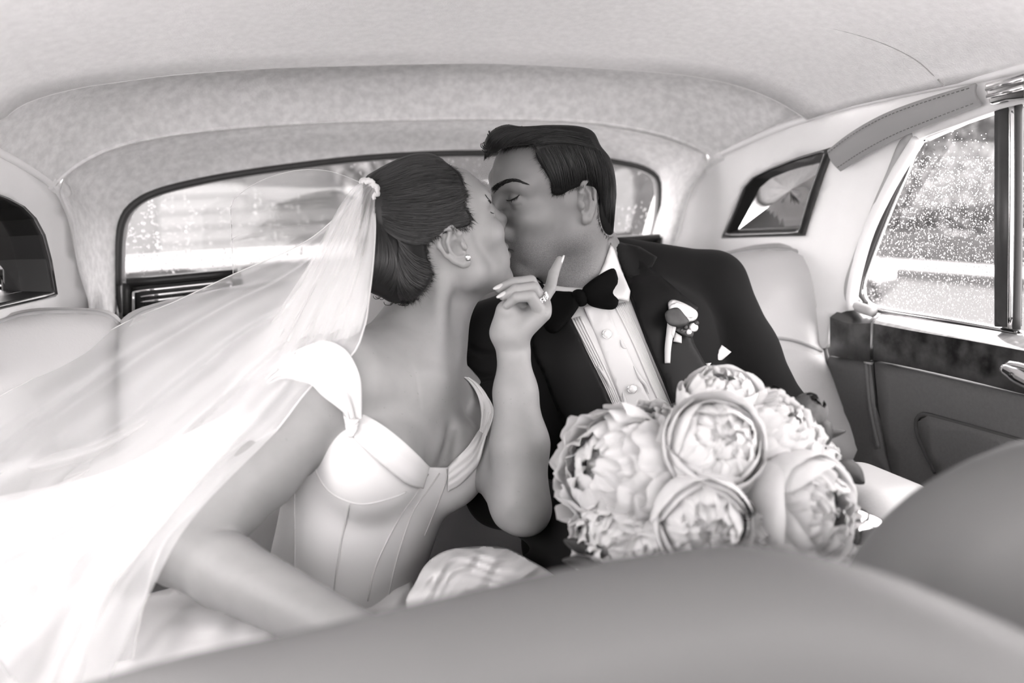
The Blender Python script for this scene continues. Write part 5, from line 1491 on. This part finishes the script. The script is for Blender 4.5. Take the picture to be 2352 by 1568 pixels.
# ---- veil
M['tulle'] = tulle_material('tulle', 0.34)
M['tulle2'] = tulle_material('tulle_fine', 0.18)
M['tulle_hem'] = tulle_material('tulle_hem', 0.55)
M['tulle_gather'] = tulle_material('tulle_gathered', 0.62)
def veil_sheet(name, A, Bq, dA, dB, mat, parent, nt=90, ns=70, folds=9, amp=0.012, seed=0, gather=0.12, mid=None, hem=True, px_amp=10, label=None, belly=0.0):
    """cloth spread between two edge lines that both leave the comb; folds run from comb to hem"""
    A = spline(A, ns); Bq = spline(Bq, ns)
    s = np.linspace(0, 1, ns)
    dA = np.interp(s, np.linspace(0, 1, len(dA)), dA); dB = np.interp(s, np.linspace(0, 1, len(dB)), dB)
    rg = np.random.default_rng(seed); ph = rg.uniform(0, 6.28, 6)
    rows = []
    for i in range(ns):
        t = np.linspace(0, 1, nt)
        tw = t+0.018*np.sin(2*np.pi*folds*0.5*t+ph[0])*(0.5+s[i])
        x = A[i, 0]*(1-tw)+Bq[i, 0]*tw; y = A[i, 1]*(1-tw)+Bq[i, 1]*tw
        d = dA[i]*(1-t)+dB[i]*t
        bend = np.sin(np.pi*t)
        if mid is not None:
            m = np.interp(s[i], np.linspace(0, 1, len(mid)), [q[2] for q in mid]); mx = np.interp(s[i], np.linspace(0, 1, len(mid)), [q[0] for q in mid]); my = np.interp(s[i], np.linspace(0, 1, len(mid)), [q[1] for q in mid])
            x = x+mx*bend; y = y+my*bend; d = d+m*bend
        g = gather+(1-gather)*s[i]**0.7
        fol = np.sin(2*np.pi*folds*t+ph[1]+1.5*np.sin(2.5*s[i]+ph[2]))+0.5*np.sin(2*np.pi*folds*2.3*t+ph[3]+2*s[i])+0.35*np.sin(2*np.pi*folds*0.4*t+ph[4]+3*s[i])
        d = d+amp*g*fol
        y = y+px_amp*g*np.sin(2*np.pi*folds*t+ph[5]+s[i]*2)*bend
        rows.append(CAM+rays(np.stack([x, y], 1))*d[:, None])
    V, f = grid_geo(rows)
    o = link(name, V, f, mat, parent, label=label)
    R = np.array(rows)
    if hem:
        for e in (R[:, 0], R[:, -1])+((R[-1],) if name == 'veil_layer' else ()): tube('hem', e, 0.0011 if name == 'veil' else 0.0006, M['tulle_hem'] if name == 'veil' else M['tulle'], o, 5)
    return o, R
comb = empty('x', (0, 0, 0)); bpy.data.objects.remove(comb)
veil, VR = veil_sheet('veil', [(846, 424), (770, 500), (690, 560), (535, 628), (400, 690), (270, 745), (100, 850), (-40, 925), (-300, 1080)],
                      [(858, 452), (862, 520), (856, 610), (846, 690), (836, 748), (806, 814), (716, 882), (620, 1000), (510, 1110), (400, 1208), (352, 1290), (310, 1450), (270, 1700)],
                      [1.065, 1.15, 1.20, 1.22, 1.18, 1.10, 0.95, 0.82], [1.055, 1.02, 0.965, 0.945, 0.925, 0.895, 0.86, 0.83, 0.80, 0.76], M['tulle'], bride, folds=4, amp=0.014, seed=3,
                      mid=[(0, 0, 0.0), (-10, -10, -0.02), (-10, -20, -0.05), (0, 0, -0.03), (0, 0, 0), (0, 0, 0.0)], label='long white tulle veil pinned behind the head')
veil_sheet('veil_layer', [(846, 430), (780, 540), (700, 640), (600, 760), (470, 900), (300, 1020), (100, 1120), (-250, 1250)],
           [(856, 450), (850, 560), (828, 680), (790, 790), (700, 880), (600, 990), (480, 1110), (340, 1270), (250, 1420), (180, 1700)],
           [1.068, 1.10, 1.10, 1.06, 1.02, 0.95, 0.86, 0.78], [1.058, 1.03, 0.98, 0.955, 0.935, 0.90, 0.87, 0.83, 0.79, 0.75], M['tulle'], veil, folds=3.5, amp=0.012, seed=8, hem=False)
veil_sheet('veil_layer', [(840, 424), (760, 396), (680, 396), (600, 420), (545, 455), (530, 480)], [(852, 470), (846, 560), (836, 640), (740, 650), (620, 650), (536, 642)],
           [1.07, 1.12, 1.16, 1.18, 1.20, 1.22], [1.06, 1.08, 1.14, 1.18, 1.20, 1.22], M['tulle2'], veil, folds=4, amp=0.010, seed=5, hem=True)
veil_sheet('veil_layer', [(846, 430), (700, 620), (520, 830), (330, 960), (150, 1040), (-260, 1120)], [(850, 450), (800, 640), (660, 880), (480, 1080), (330, 1260), (220, 1420), (120, 1720)],
           [1.07, 1.12, 1.08, 1.02, 0.96, 0.84], [1.06, 1.04, 0.965, 0.90, 0.85, 0.80, 0.74], M['tulle'], veil, folds=3.4, amp=0.018, seed=21, hem=False)
# ruffled gather at the comb
rg = np.random.default_rng(4)
veil_sheet('gather', [(842, 418), (815, 428), (780, 475), (740, 550), (680, 660), (600, 800)], [(864, 436), (863, 470), (860, 530), (854, 600), (846, 690), (836, 745)], [1.052, 1.055, 1.06, 1.065, 1.06, 1.0], [1.045, 1.042, 1.03, 1.01, 0.975, 0.955], M['tulle'], veil, nt=70, ns=50, folds=6, amp=0.006, seed=9, hem=False, px_amp=4)
gp = spline([(838, 418), (848, 414), (858, 424), (868, 434), (866, 446), (858, 456)], 30)
geos = []
for i in range(10):
    q = np.array([W(p[0]+3*math.sin(j*0.9+i)-i*1.1, p[1]+2.5*math.cos(j*1.1+i*2), 1.045+0.002*i) for j, p in enumerate(gp)])
    geos.append(tube_geo(q, 0.0028, 6))
link('comb_ruffle', *merge(geos), M['tulle_gather'], veil)

veil_sheet('veil_layer', [(846, 430), (770, 520), (690, 640), (600, 780), (520, 900)], [(858, 455), (862, 540), (856, 620), (846, 700), (832, 760)], [1.064, 1.07, 1.06, 1.03, 1.0], [1.05, 1.03, 0.99, 0.965, 0.95], M['tulle'], veil, folds=4, amp=0.008, seed=31, hem=False)
veil_sheet('veil_layer', [(560, 930), (400, 1010), (200, 1100), (-260, 1200)], [(640, 985), (440, 1190), (330, 1380), (160, 1720)], [0.97, 0.93, 0.88, 0.80], [0.93, 0.86, 0.80, 0.72], M['tulle'], veil, folds=3, amp=0.008, seed=37, hem=False)

# laps, mostly hidden behind the front seats: trousers and the fall of the skirt
def cw(p): return (np.asarray(p, float)-CAM) @ MC
hg_ = to_world(C(1520, 1330, 1.20)); hb_ = to_world(C(700, 1500, 1.06))
def lap(name, hx_, mat, parent, r0, r1, label, dx, dz=0.0):
    lo = cw((hx_[0], 0.92, 0.30))-0.52; hi = cw((hx_[0], 0.92, 0.30))+0.52
    fl = Field(lo, hi, 0.009)
    for s in (-1, 1):
        a = cw((hx_[0]+s*0.085, 1.14, 0.555-dz)); b = cw((hx_[0]+s*0.10+dx, 0.80, 0.56-dz)); c = cw((hx_[0]+s*0.10+dx, 0.74, 0.10))
        fl.chain([a, b, c], [r0, r1, r1*0.8], 0.05)
    o = fl.build(name, mat, parent, label=label)
lap('trousers', hg_, M['suit'], groom, 0.095, 0.07, 'black dress trousers', 0.0, 0.04)
lap('skirt_fall', hb_, M['skirt'], sk, 0.09, 0.10, None, -0.02, 0.17)
# ================================================================== BOUQUET
M['rose_dusk'] = material('dusky_rosebud', 100, 0.6, 0.3, noise=(2, 4, 0.3, 0.7), v2=70)
def petal_material(name, v):
    m = bpy.data.materials.new(name); m.use_nodes = True
    nt = m.node_tree; nt.nodes.clear()
    o = nt.nodes.new('ShaderNodeOutputMaterial'); d = nt.nodes.new('ShaderNodeBsdfDiffuse'); l = nt.nodes.new('ShaderNodeBsdfTranslucent'); mx = nt.nodes.new('ShaderNodeMixShader'); mx.inputs[0].default_value = 0.35
    tc = nt.nodes.new('ShaderNodeTexCoord'); n = nt.nodes.new('ShaderNodeTexNoise'); n.inputs['Scale'].default_value = 2.5; n.inputs['Detail'].default_value = 5
    cr = nt.nodes.new('ShaderNodeValToRGB'); cr.color_ramp.elements[0].position = 0.3; cr.color_ramp.elements[1].position = 0.7; cr.color_ramp.elements[0].color = tone(v-8); cr.color_ramp.elements[1].color = tone(v)
    nt.links.new(tc.outputs['Object'], n.inputs['Vector']); nt.links.new(n.outputs['Fac'], cr.inputs['Fac'])
    for b in (d, l): nt.links.new(cr.outputs['Color'], b.inputs[0])
    nt.links.new(d.outputs[0], mx.inputs[1]); nt.links.new(l.outputs[0], mx.inputs[2]); nt.links.new(mx.outputs[0], o.inputs[0])
    return m
M['peony'] = petal_material('peony_petal', 226)
M['peony_in'] = petal_material('peony_heart', 222)
bq = empty('bouquet', W(1640, 1330, 0.9), 'round bouquet of pale peonies with a few dusky leaves', 'bouquet')
def petal_mesh(name, th1, half, rho, flare, ruffle, mat, seed, th0=155.0):
    """petal moulded on a ball: from under the flower (th0) up to a rounded rim at th1 degrees from its axis"""
    rg = np.random.default_rng(seed); ph = rg.uniform(0, 6.28, 5); rows = []
    for i in range(13):
        v = math.sin(0.5*math.pi*i/12.0)
        th = math.radians(th0+(th1-th0)*v)
        prof = 0.45+0.55*math.sin(0.5*math.pi*min(1, v/0.5)) if v < 0.55 else math.sqrt(max(0.0025, 1-((v-0.55)/0.4515)**2.6))
        r = []
        for u in np.linspace(-1, 1, 13):
            s = half*prof*u                                  # arc across the ball
            az = s/max(0.35, math.sin(th))
            w_ = u*prof
            q = rho*(1+flare*v**5+0.035*w_*w_+ruffle*v*v*(math.sin(5*w_+ph[0])+0.7*math.sin(11*w_+ph[1])*v))
            t2 = th+ruffle*0.8*v**3*math.sin(8*w_+ph[2])
            r.append((q*math.sin(t2)*math.sin(az), q*math.sin(t2)*math.cos(az), q*math.cos(t2)))
        rows.append(np.array(r))
    V, f = grid_geo(rows)
    me = bpy.data.meshes.new(name); me.from_pydata([tuple(q) for q in V], [], f); me.polygons.foreach_set('use_smooth', [True]*len(f)); me.materials.append(mat); me.update()
    return me
PET_O = [petal_mesh('petal_outer', 52, 0.85, 1.0, 0.10, 0.012, M['peony'], s) for s in (1, 2, 3)]
PET_M = [petal_mesh('petal_middle', 38, 0.66, 0.90, 0.10, 0.035, M['peony'], s) for s in (4, 5, 6)]
PET_I = [petal_mesh('petal_inner', 14, 0.46, 0.78, 0.12, 0.07, M['peony_in'], s) for s in (7, 8, 9)]
PET_F = [petal_mesh('petal_frilled', 44, 0.55, 1.0, 0.16, 0.055, M['peony'], s) for s in (12, 13, 14)]
PET_R = [petal_mesh('petal_bud', 22, 0.75, 0.9, 0.05, 0.02, M['rose_dusk'], s) for s in (10, 11)]
def heart_mesh(mat):
    rows = []
    for i, t in enumerate(np.linspace(0.02, math.pi-0.02, 12)):
        az = np.linspace(0, 2*np.pi, 20, endpoint=False); q = 0.58*(1+0.07*np.sin(5*az+i)+0.05*np.cos(7*az-2*i))
        rows.append(np.stack([q*math.sin(t)*np.cos(az), q*math.sin(t)*np.sin(az), q*math.cos(t)], 1))
    V, f = grid_geo(rows, close=True)
    me = bpy.data.meshes.new('heart'); me.from_pydata([tuple(q) for q in V], [], f); me.polygons.foreach_set('use_smooth', [True]*len(f)); me.materials.append(mat); me.update(); return me
HEART = heart_mesh(M['peony_in']); HEART_R = heart_mesh(M['rose_dusk'])
def basis_to(n, spin):
    n = np.asarray(n, float); n /= np.linalg.norm(n); a = np.cross(n, [0.3, 0.1, 0.95]); a /= np.linalg.norm(a); b = np.cross(n, a)
    c, s = math.cos(spin), math.sin(spin)
    return np.stack([a*c+b*s, -a*s+b*c, n], 1)
def flower(name, px, py, d, rpx, facing, sets, seed, openness=0.5):
    """sets: (mesh list, count, tilt outwards, size, base offset)"""
    rg = np.random.default_rng(seed); r = rpx/F_PX*d
    root = bpy.data.objects.new(name, None); COL.objects.link(root); root.parent = bq
    Bm = basis_to(MC @ np.asarray(facing, float), rg.uniform(0, 6.28)); c = W(px, py, d)
    base = c
    M4 = Matrix.Identity(4)
    for i in range(3):
        for j in range(3): M4[i][j] = Bm[i, j]*r
        M4[i][3] = base[i]
    root.matrix_world = M4
    hm = bpy.data.objects.new('heart', HEART if name == 'peony' else HEART_R); COL.objects.link(hm); hm.parent = root
    for meshes, cnt, tilt, size, off in sets:
        for k in range(cnt):
            o = bpy.data.objects.new('petal', meshes[rg.integers(len(meshes))]); COL.objects.link(o); o.parent = root
            a = 2*math.pi*(k+rg.uniform(-0.25, 0.25))/cnt; tl = tilt+rg.uniform(-0.12, 0.12); sz = size*rg.uniform(0.95, 1.05)
            Rm = Matrix.Rotation(a, 4, 'Z') @ Matrix.Rotation(tl, 4, 'X') @ Matrix.Scale(sz, 4)
            o.matrix_local = Rm
    return root
# rings: meshes, count, tilt (negative opens the petal outwards), size, unused
peony = [(PET_O, 5, -0.22, 1.02, 0), (PET_O, 5, -0.08, 0.98, 0), (PET_O, 4, 0.06, 0.92, 0), (PET_M, 6, 0.0, 0.92, 0), (PET_I, 7, -0.28, 1.05, 0), (PET_I, 6, -0.05, 0.95, 0), (PET_I, 4, 0.15, 0.8, 0)]
ruff = [(PET_F, 7, -0.30, 1.04, 0), (PET_F, 7, -0.12, 0.98, 0), (PET_F, 7, 0.06, 0.92, 0), (PET_M, 6, 0.05, 0.9, 0), (PET_I, 8, -0.25, 1.08, 0), (PET_I, 6, 0.05, 0.95, 0)]
FL = [(1640, 1022, 0.845, 112, (0.0, -0.95, 0.35), peony), (1655, 928, 0.93, 92, (0.0, -0.5, 0.9), peony), (1425, 1085, 0.90, 140, (-0.65, -0.7, 0.25), ruff), (1608, 1195, 0.825, 108, (-0.05, -1, -0.05), peony),
      (1835, 1165, 0.86, 128, (0.45, -0.85, 0.1), peony), (1415, 1235, 0.87, 92, (-0.5, -0.8, -0.1), ruff), (1775, 1000, 0.91, 96, (0.45, -0.6, 0.65), ruff), (1868, 1075, 0.93, 74, (0.7, -0.6, 0.35), peony),
      (1500, 1000, 0.92, 72, (-0.3, -0.6, 0.75), ruff), (1735, 1120, 0.87, 66, (0.2, -0.95, 0.1), ruff), (1530, 1110, 0.87, 74, (-0.2, -1, 0.15), ruff), (1500, 1270, 0.85, 84, (-0.2, -0.95, -0.2), peony),
      (1740, 1240, 0.85, 84, (0.2, -0.95, -0.15), peony), (1920, 1235, 0.90, 70, (0.7, -0.7, 0.0), ruff)]
for i, (px, py, d, r, fc, st) in enumerate(FL): flower('peony', px, py, d, r, fc, st, 40+i)
for i, (px, py, d, r, fc) in enumerate([(1858, 945, 0.94, 46, (0.3, -0.5, 0.8)), (1772, 915, 0.95, 34, (0.1, -0.5, 0.85)), (1712, 1170, 0.815, 26, (0.1, -1, 0.1))]):
    flower('rosebud', px, py, d, r, fc, [(PET_R, 4, -0.25, 1.0, 0), (PET_R, 4, -0.08, 0.9, 0), (PET_R, 3, 0.05, 0.75, 0)], 80+i)
def leaf(pts, w, d0, d1, seed=0):
    c = spline(pts, 14); d = np.linspace(d0, d1, 14); tg = np.gradient(c, axis=0); tg /= np.linalg.norm(tg, axis=1)[:, None]; nn = np.stack([-tg[:, 1], tg[:, 0]], 1)
    rows = []
    for u in np.linspace(-1, 1, 5):
        ww = w*np.sin(np.linspace(0.15, np.pi-0.02, 14))**0.8
        q = c+nn*(u*ww)[:, None]
        rows.append(CAM+rays(q)*(d-0.006*(1-u*u))[:, None])
    o = link('leaf', *grid_geo(rows), M['leaf'], bq); thicken(o, 0.0012, 0)
leaf([(1835, 1010), (1850, 960), (1880, 915)], 26, 0.93, 0.95); leaf([(1850, 1020), (1890, 1000), (1942, 990)], 12, 0.93, 0.94); leaf([(1860, 1000), (1890, 980), (1896, 1030)], 20, 0.93, 0.92)
leaf([(1900, 1090), (1945, 1080), (1985, 1110)], 26, 0.90, 0.90); leaf([(1905, 1110), (1940, 1130), (1965, 1140)], 14, 0.90, 0.90)
leaf([(1370, 1270), (1335, 1255), (1295, 1240)], 16, 0.86, 0.86); leaf([(1375, 1300), (1335, 1290), (1292, 1286)], 14, 0.84, 0.84); leaf([(1750, 910), (1776, 925), (1800, 960)], 22, 0.95, 0.93); leaf([(1500, 985), (1520, 960), (1545, 952)], 16, 0.93, 0.95)
# rounded mass under the blooms and bound stems
fdq = Field((0.02, 0.84, -0.40), (0.50, 1.14, -0.02), 0.006)
fdq.ell(C(1650, 1130, 0.99), (0.14, 0.09, 0.12), None, 0.0)
fdq.build('foliage', M['leaf'], bq)
st0, st1 = C(1650, 1230, 0.97), C(1600, 1500, 1.0)
tube('stems', to_world(np.linspace(st0, st1, 8)), np.linspace(0.03, 0.022, 8), M['tape'], bq, 14)
# ================================================================== OUTSIDE THE CAR
M['asphalt'] = material('pale_bounce_road', 212, 0.5, 0.4, noise=(6, 6, 0.3, 0.7), v2=198)  # ground kept this pale to bounce light up to the headliner
M['hedge'] = material('hedge_leaf', 120, 0.6, 0.3, noise=(4, 5, 0.3, 0.7), v2=88)
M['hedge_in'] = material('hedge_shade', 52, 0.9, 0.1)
M['siding'] = material('grey_siding', 74, 0.6, 0.3)
M['paint'] = material('light_car_paint', 84, 0.25, 0.5, coat=0.8)
M['white_paint'] = material('white_wall_paint', 135, 0.6, 0.3)
M['kerb'] = material('kerb_stone', 70, 0.8, 0.2)
M['bark'] = material('grey_bark', 72, 0.9, 0.1, noise=(8, 5, 0.3, 0.7), v2=52)
ZG = -0.28
link('floor_street', *box_geo((5, 6, ZG-0.05), (60, 60, 0.1)), M['asphalt'], smooth=False, kind='structure', label='wet road outside, made pale to bounce light up into the car')
M['tar'] = material('wet_tarmac', 78, 0.75, 0.2, noise=(9, 6, 0.3, 0.7), v2=70)
link('floor_road', *box_geo((5.9, 6.0, ZG+0.004), (5.6, 40, 0.012)), M['tar'], smooth=False, kind='structure', label='wet tarmac lane beyond the right window')
# hedge along the right
def hedge(name, lo, hi, n, seed, label):
    root = empty(name, ((lo[0]+hi[0])/2, (lo[1]+hi[1])/2, lo[2]), label, 'hedge')
    rg = np.random.default_rng(seed); lo = np.array(lo); hi = np.array(hi)
    V, f = box_geo((lo+hi)/2, (hi-lo)*0.86); link('shaded_core', V, f, M['hedge_in'], root, smooth=False)  # plain dark block, the shade among the leaves put into its colour
    P = rg.uniform(lo, hi, (n, 3)); ax = rg.integers(0, 3, n)
    face = rg.random(n) < 0.75
    P[face, 0] = lo[0]+rg.uniform(-0.12, 0.12, face.sum())+0.12*np.sin(P[face, 1]*3)+0.1*np.sin(P[face, 2]*5+P[face, 1])
    top = (~face); P[top, 2] = hi[2]+rg.uniform(-0.15, 0.12, top.sum())
    a = rg.normal(size=(n, 3)); a /= np.linalg.norm(a, axis=1)[:, None]; b = np.cross(a, rg.normal(size=(n, 3))); b /= np.linalg.norm(b, axis=1)[:, None]
    s = rg.uniform(0.05, 0.11, n)[:, None]
    V = np.stack([P-a*s, P+b*s*0.5+a*0.1*s, P+a*s, P-b*s*0.5+a*0.1*s], 1).reshape(-1, 3); f = [(4*i, 4*i+1, 4*i+2, 4*i+3) for i in range(n)]
    link('leaves', V, f, M['hedge'], root, smooth=False, kind='stuff')
hedge('hedge', (11.6, 3.0, ZG+0.3), (13.2, 19.0, 2.6), 16000, 1, 'dense leafy hedge across the road by the right window')
low = link('low_wall', *box_geo((11.2, 11, ZG+0.25), (0.3, 16, 0.5)), M['bark'], smooth=False, label='low stone wall under the hedge', cat='wall')
b = low.modifiers.new('soft', 'BEVEL'); b.width = 0.03
link('kerb', *box_geo((8.9, 11, ZG+0.07), (0.3, 16, 0.14)), M['kerb'], smooth=False, label='pale kerb along the far side of the road', cat='kerb')
# car parked behind, headlight towards us
CXo, CYo = 4.4, 5.6                             # middle of the parked car's nose
pc = empty('parked_car', (CXo, CYo+1.3, ZG), 'light parked car with round headlamp seen through the right window', 'car')
def cw(p): return (np.asarray(p, float)-CAM) @ MC
Rw = MC.T
c0 = cw((CXo, CYo+1.4, 0.2))
fc = Field(c0-np.array([1.8, 1.8, 1.1]), c0+np.array([1.8, 1.8, 1.2]), 0.03)
fc.ell(cw((CXo, CYo+1.4, 0.20)), (0.85, 1.3, 0.42), Rw, 0.1)
fc.ell(cw((CXo, CYo+1.8, 0.55)), (0.68, 0.8, 0.42), Rw, 0.2)
for s in (-1, 1): fc.ell(cw((CXo+s*0.55, CYo+0.65, 0.25)), (0.24, 0.6, 0.30), Rw, 0.15)
fc.build('body', M['paint'], pc)
th = np.linspace(0, 2*np.pi, 24, endpoint=False)
for s in (-1, 1):
    rows = [np.stack([CXo+s*0.55+r*np.cos(th), np.full(24, CYo+y), 0.30+r*np.sin(th)], 1) for r, y in ((0.13, 0.15), (0.13, 0.0), (0.10, -0.04), (0.01, -0.06))]
    link('headlamp', *grid_geo(rows, close=True), M['silver'], pc)
for k in range(5): link('grille_bar', *box_geo((CXo, CYo+0.08, 0.06+0.07*k), (0.6, 0.06, 0.03)), M['chrome'], pc, smooth=False)
for s in (-1, 1):
    for Y in (CYo+0.8, CYo+2.1):
        rows = [np.stack([np.full(24, CXo+s*0.7+q), Y+r*np.cos(th), ZG+0.3+r*np.sin(th)], 1) for r, q in ((0.05, -0.1), (0.3, -0.1), (0.3, 0.1), (0.05, 0.1))]
        link('wheel', *grid_geo(rows, close=True), M['rubber'], pc)
# house with clapboards behind, a pale van-like wall, a tree trunk
hs = empty('house', (-1.0, 9.0, ZG), 'pale clapboard house seen through the rear window', 'house')
link('wall', *box_geo((1.0, 9.25, 2.2), (9.0, 0.3, 5.0)), M['bark'], hs, smooth=False)
for k in range(30):
    V, f = box_geo((-0.2, 9.07, ZG+0.1+0.16*k), (5.6, 0.05, 0.148)); V[:, 1] -= np.where(V[:, 2] < ZG+0.1+0.16*k, 0.03, 0)
    link('clapboard', V, f, M['siding'], hs, smooth=False)
for X in (-2.4, 0.2): link('window_pane', *box_geo((X, 9.0, 1.9), (0.9, 0.06, 1.3)), M['pillar'], hs, smooth=False)
tr = empty('tree', (-0.85, 6.0, ZG), 'grey tree trunk behind the rear window', 'tree')
tube('trunk', spline([(-0.95, 6.0, ZG), (-0.9, 6.0, 1.0), (-0.8, 6.05, 2.2), (-0.85, 6.1, 4.0)], 14), np.linspace(0.16, 0.10, 14), M['bark'], tr, 12)
tube('branch', spline([(-0.8, 6.05, 2.0), (-0.4, 6.1, 2.8), (0.2, 6.2, 3.3)], 10), np.linspace(0.07, 0.03, 10), M['bark'], tr, 8)
wl = link('garden_wall', *box_geo((-1.4, 5.0, ZG+0.55), (6.4, 0.25, 1.1)), M['bark'], smooth=False, label='grey garden wall behind the car', cat='wall')
cp = link('wall_capping', *box_geo((-1.4, 5.0, ZG+1.13), (6.4, 0.35, 0.07)), M['white_paint'], wl, smooth=False)
hedge('hedge', (0.8, 6.9, ZG+0.2), (2.6, 8.0, 2.6), 5000, 2, 'leafy bush behind the rear window, right of centre')
# ================================================================== origins at each thing's base
bpy.context.view_layer.update()
for o in list(scene.objects):
    if 'base' in o.keys():
        b = Vector(list(o['base'])); del o['base']
        o.location = b
        for ch in o.children:
            ch.matrix_parent_inverse = Matrix.Translation(-b)
for o in list(scene.objects):
    if o.type == 'MESH' and o.parent is None and o.data.users == 1 and o.matrix_world == Matrix.Identity(4):
        n = len(o.data.vertices); co = np.empty(n*3, np.float32); o.data.vertices.foreach_get('co', co); co = co.reshape(-1, 3)
        b = np.array([(co[:, 0].min()+co[:, 0].max())/2, (co[:, 1].min()+co[:, 1].max())/2, co[:, 2].min()])
        o.data.vertices.foreach_set('co', (co-b).astype(np.float32).ravel()); o.data.update()
        o.location = Vector([float(x) for x in b])
        for ch in o.children: ch.matrix_parent_inverse = Matrix.Translation(-o.location)
